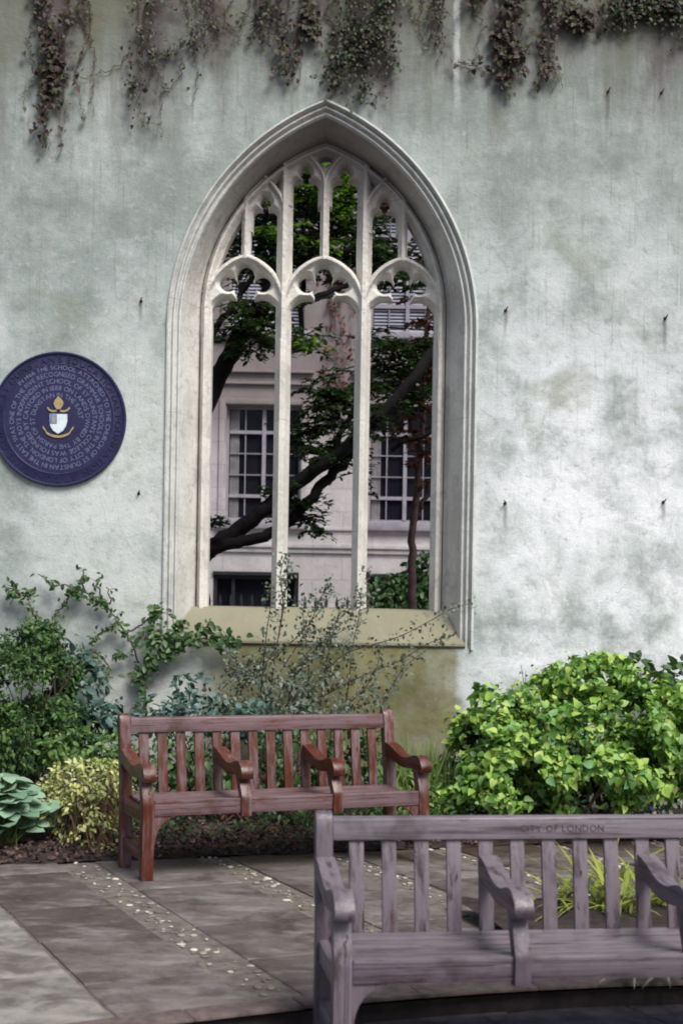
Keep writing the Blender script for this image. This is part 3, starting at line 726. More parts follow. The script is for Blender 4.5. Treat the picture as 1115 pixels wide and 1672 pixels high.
def mull_prof(hw, depth, flat):             # the same moulded section as the tracery ribs, for the plain shafts below
    h = [flat, flat + .02, flat + .14, .5 + flat * .4, .8, 1]
    h = [(x, float(moulding(np.array(x), depth, flat))) for x in h]
    return [(-x * hw, YT + y) for x, y in h[::-1]] + [(x * hw, YT + y) for x, y in h]
def shaft(name, cx, hw, depth, flat):
    pr = mull_prof(hw, depth, flat); pr = pr + [(hw, YT + TD), (-hw, YT + TD)]; n = len(pr); z0, z1 = Z_SILL_B - .12, ZS - .03
    mb = MB(); mb.add([(cx + x, y, z0) for x, y in pr] + [(cx + x, y, z1) for x, y in pr],
                      [(i, (i + 1) % n, n + (i + 1) % n, n + i) for i in range(n)] + [tuple(range(n)), tuple(range(n, 2 * n))[::-1]])
    return mb.build(name, MT['tracery'], wall, 24)
for sx in (-1, 1):
    shaft('mullion', sx * MX, MH, .12, .24)
    shaft('jamb_shaft', sx * (RF - AF - .042), .043, .075, .25)
# sill: a weathered slope with a moulded nose
mb = MB()
def sill_row(y, z, hx): return [(-hx, y, z), (-hx * .5, y, z), (0, y, z), (hx * .5, y, z), (hx, y, z)]
rows = [sill_row(.02, 1.228, 1.10), sill_row(-.010, 1.234, 1.10), sill_row(-.020, 1.246, 1.10), sill_row(-.018, 1.262, 1.10), sill_row(.0, 1.282, 1.09), sill_row(.25, 1.492, .968), sill_row(.30, Z_SILL_B, .945), sill_row(TH - .02, Z_SILL_B + .01, .95)]
mb.v = [p for r_ in rows for p in r_]; mb.f = [(j * 5 + i, j * 5 + i + 1, (j + 1) * 5 + i + 1, (j + 1) * 5 + i) for j in range(len(rows) - 1) for i in range(4)]
mb.build('sill', MT['sill'], wall, 30)

# --- small iron hooks left in the wall
def hook(px, py, label, rot):
    p = P(px, py, WY); t = thing('wall_hook', label, 'hook', p, 0, 'iron hooks left in the wall'); t.scale = (.75, .75, .75)
    a = MB(); a.tube([(0, .02, 0), (0, -.035, 0), (.004, -.05, .006), (.012 * rot, -.055, .022), (.016 * rot, -.05, .03)], [.008, .0075, .007, .0065, .005], 7); a.build('pin', MT['iron'], t, 50)
    a = MB(); a.tube([(0, .002, 0), (0, -.006, 0)], [.019, .015], 9); a.build('washer', MT['iron'], t, 50)
for px, py, lb, ro in ((825, 507, 'small rusty iron hook in the wall just right of the window arch springing', 1), (1085, 520, 'upper iron hook in the wall near the right edge of the photo', 1),
                       (824, 822, 'dark iron hook above the yellow green bush, right of the window jamb', -1), (1082, 820, 'lower iron hook in the wall near the right edge of the photo', 1),
                       (231, 492, 'small iron hook in the wall above the round blue plaque', 1), (227, 806, 'small iron hook at the lower right of the round blue plaque', 1),
                       (992, 150, 'iron hook high on the wall below the hanging ivy', 1), (1079, 152, 'iron hook high at the right edge under the dark ivy', 1)): hook(px, py, lb, ro)

# ================================================================== PLAQUE
pc = P(97, 685, WY); PR = 110 / F * WY
pq = thing('wall_plaque', 'round dark blue plaque with rings of pale lettering and a crest', 'plaque', pc)
def lathe(prof, k=72):
    mb = MB(); n = len(prof)
    for i in range(k):
        a = 2 * math.pi * i / k
        for r_, y in prof: mb.v.append((r_ * math.cos(a), y, r_ * math.sin(a)))
    for i in range(k):
        for j in range(n - 1): mb.f.append((i * n + j, i * n + j + 1, ((i + 1) % k) * n + j + 1, ((i + 1) % k) * n + j))
    return mb
lathe([(.0005, -.024), (.16, -.024), (PR * .80, -.024), (PR * .805, -.027), (PR * .815, -.028), (PR * .83, -.024), (PR * .955, -.025), (PR * .965, -.034), (PR * .985, -.036), (PR, -.026), (PR, .004)]).build('disc', MT['bronze'], pq, 40)
_gl = {}
def glyph(ch):
    if ch not in _gl:
        cu = bpy.data.curves.new('g', 'FONT'); cu.body = ch; cu.size = 1.0; cu.extrude = 0.0; cu.resolution_u = 3; cu.align_x = 'LEFT'
        o = bpy.data.objects.new('g', cu); COL.objects.link(o); dg = bpy.context.evaluated_depsgraph_get()
        me = bpy.data.meshes.new_from_object(o.evaluated_get(dg))
        V = [v.co.copy() for v in me.vertices]; Fc = [tuple(p.vertices) for p in me.polygons]
        bpy.data.objects.remove(o); bpy.data.curves.remove(cu); bpy.data.meshes.remove(me)
        x0 = min((v.x for v in V), default=0); x1 = max((v.x for v in V), default=.25)
        _gl[ch] = ([Vector((v.x - x0, v.y, 0)) for v in V], Fc, x1 - x0)
    return _gl[ch]
def width(ch): return .32 if ch == ' ' else glyph(ch)[2] + .11
def ring_text(mb, txt, r_of, a0, a1, h, y):
    """letters upright on a (spiral) ring, clockwise; a = angle from the top, clockwise"""
    size = h / .70; tot = sum(width(c) for c in txt); a = a0; N = 400
    arc = sum(r_of(a0 + (a1 - a0) * (i + .5) / N) for i in range(N)) * (a1 - a0) / N; k = arc / tot
    for c in txt:
        wd = width(c) * k; r_ = r_of(a); am = a + wd * .5 / r_
        if c != ' ':
            V, Fc, gw = glyph(c); sx_ = min(k, size * 1.15)
            vs = []
            for v in V:
                lx = (v.x - gw / 2) * sx_; ly = v.y * size; rr_ = r_ + ly - h / 2
                vs.append((rr_ * math.sin(am) + lx * math.cos(am), y, rr_ * math.cos(am) - lx * math.sin(am)))
            mb.add(vs, Fc)
        a += wd / r_
T1 = ("IN 1466 THE SCHOOL ATTACHED TO THE CHURCH OF ST DUNSTAN IN THE EAST WAS ONE OF THE FIVE RECOGNISED GRAMMAR SCHOOLS IN THE CITY OF LONDON. THE BOYS "
      "INDEPENDENT SCHOOL OF ST DUNSTAN'S COLLEGE WAS FOUNDED BY CATFORD IN 1888 ON LANDS OWNED BY THE PARISH OF ST DUNSTAN IN THE EAST")
mb = MB(); s_ = PR / 110
ring_text(mb, T1, lambda a: (86 - 11.3 * ((a - R(-50)) / (2 * math.pi))) * s_, R(-50), R(-50) + 2 * math.pi * 4.40, 7.6 * s_, -.0262)
mb.build('inscription', MT['letter'], pq)
mb = MB(); ring_text(mb, "ST DUNSTAN'S EDUCATIONAL FOUNDATION  ST DUNSTAN'S COLLEGE  ", lambda a: 98 * s_, R(-70), R(290), 10 * s_, -.0275)
o = mb.build('raised_lettering', MT['bronze'], pq); md = o.modifiers.new('thick', 'SOLIDIFY'); md.thickness = .004; md.offset = 0
# crest: gold finial on a twisted bar, shield with a blue quarter, gold scroll
def flat(poly, y0, y1):
    n = len(poly); m_ = MB(); m_.add([(x * s_, y0, z * s_) for x, z in poly] + [(x * s_, y1, z * s_) for x, z in poly], [tuple(range(n)), tuple(range(n, 2 * n))[::-1]] + [(i, (i + 1) % n, n + (i + 1) % n, n + i) for i in range(n)]); return m_
gold = flat([(-3, 16), (-6, 20), (-8, 25), (-6.5, 30), (-3, 34), (0, 37), (3, 34), (6.5, 30), (8, 25), (6, 20), (3, 16)], -.032, -.02)
for sx in (-1, 1):
    q = [(sx * 3, 15), (sx * 9, 14), (sx * 14, 16), (sx * 18, 20), (sx * 18.5, 17), (sx * 15, 13), (sx * 9, 11), (sx * 3, 12)]
    f_ = flat(q, -.031, -.02); gold.add(f_.v, f_.f)
q = []
tp = spline([(-25, -13), (-21, -18), (-18, -23), (-9, -27), (0, -28.5), (9, -27), (18, -23), (21, -18), (25, -13)], 3)
q = [(x, z + 1.6) for x, z in tp] + [(x, z - 2.2) for x, z in tp[::-1]]
f_ = flat(q, -.031, -.02); gold.add(f_.v, f_.f); gold.build('gold_crest', MT['gold'], pq)
sh = [(-14, 8), (14.5, 8), (14.5, -4), (12.5, -12), (8, -19), (0, -24), (-8, -19), (-12.5, -12), (-14, -4)]
flat(sh, -.033, -.02).build('shield', MT['white'], pq)
flat([(-13.6, 7.6), (-2, 7.6), (-2, -8), (-13, -8), (-13.6, -4)], -.0345, -.03).build('shield_quarter', MT['sblue'], pq)
flat([(-10, 7), (-4, 7), (-4, -6.5), (-10, -6.5)], -.0358, -.032).build('shield_charge', MT['gold'], pq)

# ================================================================== BENCHES
def bench(label, loc, rz, Lg, k, wood, text=None, yd=1.0, arm=0.0):
    t = thing('garden_bench', label, 'bench', loc, rz, 'wooden garden benches')
    def S(p): return [(a * k * yd, b_ * k) for a, b_ in p]
    W = .033 * k
    def back_y(z): return .475 + max(0, z - .42) * .14
    # rear posts, leaning back and rounded off at the top
    for x in (0, Lg):
        cl = [(.475, 0), (.475, .2), (.475, .40), (.482, .50), (back_y(.65), .65), (back_y(.80), .80), (back_y(.845), .845)]
        fr = [(a - .030, b_) for a, b_ in cl] + [(back_y(.87) - .018, .868), (back_y(.87), .876)]
        bk_ = [(a + .030, b_) for a, b_ in cl] + [(back_y(.87) + .020, .868), (back_y(.87) + .004, .876)]
        m_ = MB(); m_.strip_x(S(fr), S(bk_), x - W, x + W); m_.build('rear_post', wood[2], t, 35, .006 * k)
        # front leg with the S-shaped arm support
        cl = spline([(.033, 0), (.033, .20), (.033, .38), (.036, .43), (.060, .50 + arm * .5), (.078, .555 + arm), (.075, .60 + arm)], 3)
        hw = np.interp([c[1] for c in cl], [0, .43, .5, .60], [.033, .033, .030, .030])
        m_ = MB(); m_.strip_x(S([(c[0] - h, c[1]) for c, h in zip(cl, hw)]), S([(c[0] + h, c[1]) for c, h in zip(cl, hw)]), x - W, x + W); m_.build('front_leg', wood[2], t, 35, .005 * k)
        m_ = MB(); m_.strip_x(S([(.066, .10), (.25, .10), (.445, .10)]), S([(.066, .175), (.25, .175), (.445, .175)]), x - .02 * k, x + .02 * k); m_.build('stretcher', wood[1], t, 35, .004 * k)
        tp = spline([(.060, .412), (.15, .396), (.28, .386), (.38, .390), (.45, .398)], 4)
        m_ = MB(); m_.strip_x(S(tp), S([(a, .315) for a, _ in tp]), x - .022 * k, x + .022 * k); m_.build('side_rail', wood[1], t, 35, .004 * k)
        # curved corner bracket under the front rail
        sg = 1 if x == 0 else -1
        arc = [(W / k + .008 + .115 * (1 - math.cos(a)), .340 - .15 + .15 * math.sin(a)) for a in [math.pi / 2 * i / 8 for i in range(9)]]
        pl = [(W / k - .002, .349)] + [(W / k - .002, .185)] + arc + [(W / k + .123, .349)]
        n = len(pl); m_ = MB()
        m_.add([(x + sg * px_ * k, .014 * k, pz * k) for px_, pz in pl] + [(x + sg * px_ * k, .044 * k, pz * k) for px_, pz in pl], [tuple(range(n)), tuple(range(n, 2 * n))[::-1]] + [(i, (i + 1) % n, n + (i + 1) % n, n + i) for i in range(n)])
        m_.build('corner_bracket', wood[2], t, 30)
    # arms: high at the back, dipping, then humped over a rolled front end
    top = spline([(.475, .678), (.42, .668), (.34, .640), (.26, .615), (.18, .612), (.10, .632), (.045, .634), (.005, .612), (-.018, .575), (-.012, .548)], 4); top = [(a, c + arm) for a, c in top]
    bot = spline([(.475, .595), (.42, .588), (.34, .570), (.26, .552), (.18, .548), (.12, .552), (.075, .556), (.045, .552), (.020, .540), (-.004, .536)], 4); bot = [(a, c + arm) for a, c in bot]
    for j in range(4):
        x = Lg * j / 3.0; m_ = MB(); m_.strip_x(S(top), S(bot), x - .036 * k, x + .036 * k); m_.build('armrest', wood[1], t, 40, .007 * k)
        if j in (1, 2):
            cl = spline([(.016, .33), (.016, .42), (.022, .45), (.052, .50 + arm * .5), (.074, .55 + arm), (.074, .585 + arm)], 3)
            m_ = MB(); m_.strip_x(S([(c[0] - .030, c[1]) for c in cl]), S([(c[0] + .028, c[1]) for c in cl]), x - .030 * k, x + .030 * k); m_.build('arm_support', wood[2], t, 35, .005 * k)
    # front rail and rear seat rail
    m_ = MB(); m_.box((W + .001, .006 * k, .348 * k), (Lg - W - .001, .040 * k, .418 * k)); m_.build('front_rail', wood[0], t, 35, .005 * k)
    m_ = MB(); m_.box((W + .001, .425 * k * yd, .33 * k), (Lg - W - .001, .450 * k * yd, .385 * k)); m_.build('rear_rail', wood[0], t, 35, .004 * k)
    # seat boards following the dished side rails
    m_ = MB(); ys = [.000, .100, .194, .285, .376, .466]
    for a, c in zip(ys[:-1], ys[1:]):
        zf = np.interp([a, c], [0, .06, .15, .28, .38, .45], [.434, .431, .417, .408, .412, .420])
        tp = [(a + .004, zf[0]), (c - .006, zf[1])]; bt = [(a + .004, zf[0] - .02), (c - .006, zf[1] - .02)]
        m_.strip_x(S(tp), S(bt), W * .6 if a > .06 else W + .002, Lg - (W * .6 if a > .06 else W + .002))
    m_.build('seat', wood[0], t, 35, .006 * k)
    # back: lower rail and fourteen slats in one panel, top rail above
    m_ = MB()
    for j in range(1, 15):
        x = Lg * j / 15.0; hw = .0285 * k
        z0, z1 = .41, .775
        m_.strip_x(S([(back_y(z0) - .008, z0), (back_y(.6) - .008, .6), (back_y(z1) - .008, z1)]), S([(back_y(z0) + .012, z0), (back_y(.6) + .012, .6), (back_y(z1) + .012, z1)]), x - hw, x + hw)
    m_.strip_x(S([(back_y(.37) - .014, .375), (back_y(.42) - .014, .412)]), S([(back_y(.37) + .018, .375), (back_y(.42) + .018, .412)]), W + .001, Lg - W - .001)
    m_.build('back_slats', wood[2], t, 35, .003 * k)
    m_ = MB(); m_.strip_x(S([(back_y(.765) - .020, .765), (back_y(.845) - .020, .845), (back_y(.852) - .008, .854)]), S([(back_y(.765) + .020, .765), (back_y(.845) + .020, .845), (back_y(.852) + .010, .854)]), W + .001, Lg - W - .001)
    tr = m_.build('top_rail', wood[0], t, 35, .004 * k)
    if text:
        m_ = MB(); x = text[1]; size = .036
        tl = math.atan(.14)
        for c in text[0]:
            if c != ' ':
                V, Fc, gw = glyph(c)
                vs = []
                for v in V:
                    z = .792 * k + v.y * size; vs.append((x + v.x * size, ((back_y(z / k) - .020) * yd - .0012) * k, z))
                m_.add(vs, Fc)
            x += width(c) * size * 1.06
        m_.build('inscription', MT['cut'], tr)
    return t
p = G(243, 1437); bench('red brown wooden bench with four arms standing against the flower bed', p - Vector((0.0, .033, 0)), R(24), 1.685, 1.0, MT['wood_red'])
p = Vector((0.026, 4.69, -.10)); bench('weathered grey wooden bench in the foreground on the lower paving', p, R(8.5), 1.84, .96, MT['wood_grey'], ('CITY OF LONDON', .745), 1.06, .030)

# ================================================================== BUILDING BEYOND THE WINDOW
BY = 26.0
bl = thing('stone_building', 'pale stone office building with metal framed windows seen through the gothic window', 'building', (0, BY, 0))
def BX(px, py=800): return P(px, py, BY).x
def BZ(py, px=540): return P(px, py, BY).z
wx = [(BX(369, 750), BX(491, 750)), (BX(602, 750), BX(722, 750))]
dxp = wx[1][0] - wx[0][0]
wx = [(wx[0][0] - dxp, wx[0][1] - dxp)] + wx + [(wx[1][0] + dxp, wx[1][1] + dxp)]
lz = (BZ(851), BZ(664)); uz = (BZ(541), BZ(332)); tz = (uz[0] + (uz[0] - lz[0]), uz[1] + (uz[0] - lz[0])); bz = (0.25, BZ(941))
holes = [(a, b_, z0, z1) for a, b_ in wx for z0, z1 in (lz, uz, tz)] + [(a + (-.2), b_, bz[0], bz[1]) for a, b_ in wx]
def facade(x0, x1, z0, z1, holes, rev):
    xs = sorted({x0, x1} | {h[0] for h in holes} | {h[1] for h in holes}); zs = sorted({z0, z1} | {h[2] for h in holes} | {h[3] for h in holes}); m_ = MB()
    for a, c in zip(xs[:-1], xs[1:]):
        for d, e in zip(zs[:-1], zs[1:]):
            mx_, mz_ = (a + c) / 2, (d + e) / 2
            if any(h[0] < mx_ < h[1] and h[2] < mz_ < h[3] for h in holes): continue
            m_.add([(a, 0, d), (c, 0, d), (c, 0, e), (a, 0, e)], [(0, 1, 2, 3)])
    for a, c, d, e in holes:
        m_.add([(a, 0, d), (c, 0, d), (c, 0, e), (a, 0, e), (a, rev, d), (c, rev, d), (c, rev, e), (a, rev, e)], [(0, 1, 5, 4), (1, 2, 6, 5), (2, 3, 7, 6), (3, 0, 4, 7)])
    m_.add([(x0, 0, z0), (x0, 8, z0), (x0, 8, z1), (x0, 0, z1), (x1, 0, z0), (x1, 8, z0), (x1, 8, z1), (x1, 0, z1)], [(0, 1, 2, 3), (4, 7, 6, 5), (3, 2, 6, 7), (1, 5, 6, 2)])
    return m_
m_ = facade(-14, 14, -.3, 16, holes, .30)
me = bpy.data.meshes.new('wall'); me.from_pydata(m_.v, [], m_.f); me.materials.append(MT['bstone']); o = bpy.data.objects.new('wall', me); COL.objects.link(o); o.parent = bl
m_ = MB(); zc = BZ(893); m_.box((-14, -.09, zc - .03), (14, -.002, zc + .06)); m_.box((-14, -.05, zc - .12), (14, -.003, zc - .03)); m_.box((-14, -.04, zc + .3), (14, -.004, zc + .36)); m_.build('string_course', MT['bstone'], bl, 30, .012)
for a, c in wx:
    for (z0, z1), up in ((lz, 0), (uz, 1), (tz, 2)):
        m_ = MB(); m_.box((a - .15, -.12, z0 - .16), (c + .15, .28, z0 - .002)); m_.build('window_sill', MT['bframe'], bl, 30, .012)
        # raised architrave
        m_ = MB(); m_.box((a - .13, -.035, z0), (a - .02, -.003, z1 + .12)); m_.box((c + .02, -.035, z0), (c + .13, -.003, z1 + .12)); m_.box((a - .02, -.035, z1 + .02), (c + .02, -.003, z1 + .12)); m_.build('architrave', MT['bstone'], bl, 30, .008)
        if up == 0:
            m_ = MB(); h0 = BZ(630); m_.box((a - .35, -.07, h0), (c + .22, -.003, h0 + .045)); m_.box((a - .35, -.09, BZ(611)), (c + .22, -.003, BZ(611) + .045)); m_.build('lintel_moulding', MT['bstone'], bl, 30, .01)
        # frame
        m_ = MB(); y0, y1 = .17, .24; wd = c - a; hgt = z1 - z0
        def bar(x0, x1, zz0, zz1, yy0=y0, yy1=y1): m_.box((a + x0, yy0, z0 + zz0), (a + x1, yy1, z0 + zz1))
        bar(.0, .042, 0, hgt); bar(wd - .042, wd, 0, hgt); bar(.05, wd - .05, 0, .05); bar(.05, wd - .05, hgt - .05, hgt)
        tr1, tr2 = hgt * .215, hgt * .775
        bar(wd * .5 - .034, wd * .5 + .034, .05, hgt - .05, y0 - .02, y1 - .002)
        for t_ in (tr1, tr2): bar(.05, wd - .05, t_ - .03, t_ + .03, y0 - .008, y1 - .004)
        gb = (y0 + .012, y0 + .04)
        for half in (0, 1):
            xm = wd * (.25 + .5 * half); bar(xm - .009, xm + .009, .05, hgt - .05, *gb)
        for t_ in (tr1 + (tr2 - tr1) / 3, tr1 + (tr2 - tr1) * 2 / 3): bar(.05, wd - .05, t_ - .008, t_ + .008, gb[0] + .003, gb[1] + .002)
        fr = m_.build('window_frame', MT['bframe'], bl)
        m_ = MB(); m_.box((a + .01, y1 + .004, z0 + .01), (c - .01, y1 + .012, z1 - .01)); m_.build('pane', MT['glass'], fr)
        if up:                              # venetian blinds, hung behind the bars
            m_ = MB(); z = z0 + .06
            while z < z1 - .04: m_.box((a + .06, y0 + .045, z), (c - .06, y1 + .002, z + .026)); z += .062
            m_.build('venetian_blind', MT['blind'], fr)
        else:
            m_ = MB()
            for i in range(5): m_.tube([(a + .07 + i * .035, y1 - .002, z0 + .05), (a + .07 + i * .035, y1 - .002, z1 - .05)], .017, 6)
            m_.build('curtain', MT['curtain'], fr, 60)
    m_ = MB(); a2 = a - .2; m_.box((a2, .05, bz[0]), (a2 + .07, .2, bz[1])); m_.box((c - .07, .05, bz[0]), (c, .2, bz[1])); m_.box((a2 + .07, .05, bz[1] - .07), (c - .07, .2, bz[1])); m_.box((a2, -.05, bz[1]), (c, .0, bz[1] + .06))
    m_.box((a2 + .34, .07, bz[0]), (a2 + .40, .2, bz[1] - .07)); m_.box((c - .40, .07, bz[0]), (c - .34, .2, bz[1] - .07))
    f_ = m_.build('basement_window', MT['black'], bl); m_ = MB(); m_.box((a2 + .01, .22, bz[0]), (c - .01, .24, bz[1])); m_.build('pane', MT['glass'], f_)
# area railings: uprights with spear finials
RY = 24.2
rl = thing('iron_railing', 'black iron area railing with spear finials in front of the building', 'railing', (0, RY, 0))
ztop = P(540, 993, RY).z - .12
m_ = MB(); sp = MB(); x = -7.0
while x < 7:
    m_.tube([(x, 0, 0), (x, 0, ztop + .07)], .013, 5)
    sp.tube([(x, 0, ztop + .06), (x, 0, ztop + .10), (x, 0, ztop + .15), (x, 0, ztop + .20), (x, 0, ztop + .33)], [.014, .028, .022, .032, .003], 6); x += .182
m_.box((-7, -.012, ztop), (7, .012, ztop + .03)); m_.box((-7, -.012, .12), (7, .012, .15))
m_.build('bars', MT['black'], rl); sp.build('spear_finials', MT['black'], rl, 60)

# ================================================================== TREES BEHIND THE WALL
def limb(mb, pts, r0, r1, k=8, Y0=14.0, Y1=None, n=6):
    """branch through photo pixels at growing depth"""
    Y1 = Y0 if Y1 is None else Y1; w3 = [P(px, py, Y0 + (Y1 - Y0) * i / (len(pts) - 1)) for i, (px, py) in enumerate(pts)]
    s_ = spline(w3, n); N = len(s_)
    s_ = [q + rng.normal(0, .008, 3) * (1 if 0 < i < N - 1 else 0) for i, q in enumerate(s_)]
    mb.tube(s_, [r0 + (r1 - r0) * (i / (N - 1)) ** .85 for i in range(N)], k)
    return s_
def spray(Lv, c, rx, n, ln, flat=.16, ratio=.5, tw=None, az=None, shape='oval', drop=.12):
    """horizontal fan of leaves along fine twigs, like a beech or maple"""
    c = np.array(c, float)
    nt_ = max(3, int(n / 16)); per = max(1, n // nt_)
    for _ in range(nt_):
        a = rng.uniform(0, 2 * math.pi) if az is None else az + rng.normal(0, .55)
        ln_t = rx * rng.uniform(.45, 1.1); st = c + rng.normal(0, rx * .22, 3) * np.array([1, 1, .5])
        dirv = np.array([math.cos(a), math.sin(a) * .9, rng.normal(-.02, flat)])
        t = rng.uniform(.1, 1, per)[:, None]; sg = np.where(rng.random(per) < .5, -1, 1)[:, None]
        side = np.array([-dirv[1], dirv[0], 0.0])
        p = st + dirv * ln_t * t - np.array([0, 0, drop * rx]) * t * t + rng.normal(0, .014, (per, 3))
        d = dirv * .8 + side * sg * .9 + rng.normal(0, .25, (per, 3))
        nr = np.array([0, 0, 1.0]) + rng.normal(0, .35, (per, 3))
        l = ln * rng.uniform(.7, 1.25, per); Lv.add(p, d, nr, l, l * ratio, shape, .12, .2)
        if tw is not None:
            tw.tube([st, st + dirv * ln_t * .55 - np.array([0, 0, drop * rx * .3]), st + dirv * ln_t - np.array([0, 0, drop * rx])], [.009, .006, .003], 4)

TRUNK = thing('leaning_tree', 'dark leaning tree with big limbs rising to the right behind the window', 'tree', (P(170, 1240, 14).x, 14, 0))
tinv = Matrix.Translation(-Vector(TRUNK.location))
wd = MB(); lf = Leaves(); lm = Leaves()
base = P(150, 1250, 14)
limb(wd, [(150, 1250), (190, 1130), (240, 1010), (295, 935), (345, 895)], 0.1600, 0.1000, 10)
limb(wd, [(335, 900), (385, 868), (440, 826), (500, 776), (560, 735), (610, 690), (655, 640), (700, 585), (760, 500), (800, 430)], 0.0920, 0.0440, 9)
limb(wd, [(338, 898), (395, 883), (448, 868), (486, 838), (530, 785), (570, 745), (605, 700)], 0.0656, 0.0480, 8, 13.9, 14.2)
limb(wd, [(240, 1010), (262, 860), (315, 710), (352, 625), (388, 556), (425, 505), (447, 440), (470, 330), (490, 210), (520, 60)], 0.1200, 0.0560, 9, 14, 14.5)
limb(wd, [(330, 580), (352, 538), (380, 500), (410, 455), (425, 400)], 0.0400, 0.0240, 7, 14, 14.4)
limb(wd, [(440, 520), (478, 502), (520, 484), (566, 463), (640, 420)], 0.0400, 0.0224, 7, 14.2, 14.6)
limb(wd, [(470, 505), (505, 494), (540, 482), (575, 460)], 0.0176, 0.0096, 6, 14.1, 14.6)
limb(wd, [(490, 560), (495, 470), (505, 420), (530, 360), (560, 310), (590, 200)], 0.0280, 0.0240, 7, 14.6, 15)
limb(wd, [(535, 760), (560, 700), (585, 650), (600, 600)], 0.0400, 0.0160, 7, 14.1, 14.4)
limb(wd, [(590, 470), (625, 440), (665, 415), (700, 380)], 0.0280, 0.0160, 6, 14.5, 15)
limb(wd, [(640, 735), (660, 722), (690, 712), (730, 690)], 0.0280, 0.0200, 6, 14.2, 14)
limb(wd, [(560, 430), (575, 400), (590, 375), (620, 330)], 0.0240, 0.0160, 6, 14.6, 15)
# leaf sprays, placed along the limbs
for px, py, rx, n, Y in [(425, 300, .55, 230, 14.4), (440, 350, .6, 260, 14.6), (430, 395, .6, 300, 14.4), (420, 440, .6, 260, 14.5), (410, 500, .5, 240, 14.1), (395, 535, .5, 220, 14.0), (430, 540, .45, 150, 14.2),
                         (490, 300, .5, 220, 14.6), (510, 345, .6, 260, 14.8), (500, 390, .55, 240, 14.6), (490, 425, .5, 220, 14.5), (550, 330, .6, 260, 15), (570, 380, .55, 240, 15), (530, 420, .45, 140, 14.6), (565, 425, .4, 110, 14.6),
                         (620, 410, .6, 170, 14.6), (545, 280, .5, 200, 15), (600, 400, .5, 150, 14.9),
                         (500, 570, .42, 60, 14.1), (490, 550, .4, 60, 14.2), (555, 640, .42, 150, 14.3), (530, 665, .42, 170, 14.2), (515, 700, .42, 170, 14.2), (555, 690, .40, 150, 14.3), (500, 735, .42, 150, 14.2), (545, 730, .4, 120, 14.3),
                         (635, 570, .5, 200, 14.5), (660, 600, .5, 200, 14.5), (640, 625, .5, 190, 14.4), (680, 560, .5, 200, 14.4), (650, 660, .45, 160, 14.3), (690, 640, .5, 160, 14.2), (620, 600, .45, 150, 14.6), (620, 545, .45, 80, 14.8),
                         (505, 825, .34, 85, 14.1), (495, 848, .34, 85, 14.0), (515, 870, .3, 40, 14.0), (352, 850, .22, 50, 13.9), (580, 790, .3, 36, 14.3), (560, 760, .35, 60, 14.2), (600, 420, .5, 100, 15), (650, 440, .45, 120, 14.6), (690, 450, .4, 90, 14.6), (640, 465, .35, 70, 14.5), (470, 800, .3, 40, 14.0), (530, 745, .35, 80, 13.9), (590, 705, .35, 80, 13.9), (610, 670, .35, 90, 14), (470, 560, .35, 50, 14.2), (400, 570, .3, 60, 13.9), (425, 560, .3, 60, 13.9), (375, 530, .3, 60, 13.9), (455, 820, .25, 30, 13.9), (545, 650, .4, 120, 14.2), (520, 640, .35, 90, 14.2), (565, 610, .35, 70, 14.4)]:
    spray(lf, P(px, py, Y), rx * .95, int(n * (2.6 if py < 450 else 1.9)), .066, tw=wd)
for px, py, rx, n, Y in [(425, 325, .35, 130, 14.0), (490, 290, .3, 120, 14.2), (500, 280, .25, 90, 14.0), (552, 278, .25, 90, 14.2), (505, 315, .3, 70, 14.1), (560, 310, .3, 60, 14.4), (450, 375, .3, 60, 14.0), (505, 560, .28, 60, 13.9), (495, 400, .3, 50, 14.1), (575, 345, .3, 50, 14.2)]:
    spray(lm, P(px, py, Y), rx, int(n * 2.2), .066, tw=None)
# crown above the wall
for i in range(30):
    c = np.array([rng.uniform(-4.2, 3.6), rng.uniform(13.2, 16), rng.uniform(6.6, 9.5)]); spray(lf, c, 1.1, 100, .16, tw=wd, flat=.2)
for i in range(8):
    a = rng.uniform(-2.5, 2.5); q = spline([P(500, 150, 14.6), np.array([a * .5, 15, 7.6]), np.array([a, 15.5 + abs(a) * .4, 9])], 5); wd.tube(q, list(np.linspace(.06, .02, len(q))), 6)
for nm, o in (('trunk', wd.build('trunk', MT['bark'], TRUNK, 60)), ('crown', lf.build('crown', MT['lf_tree'], TRUNK)), ('sun_tinted', lm.build('sun_tinted_sprays', MT['lf_lime'], TRUNK))): o.data.transform(tinv)

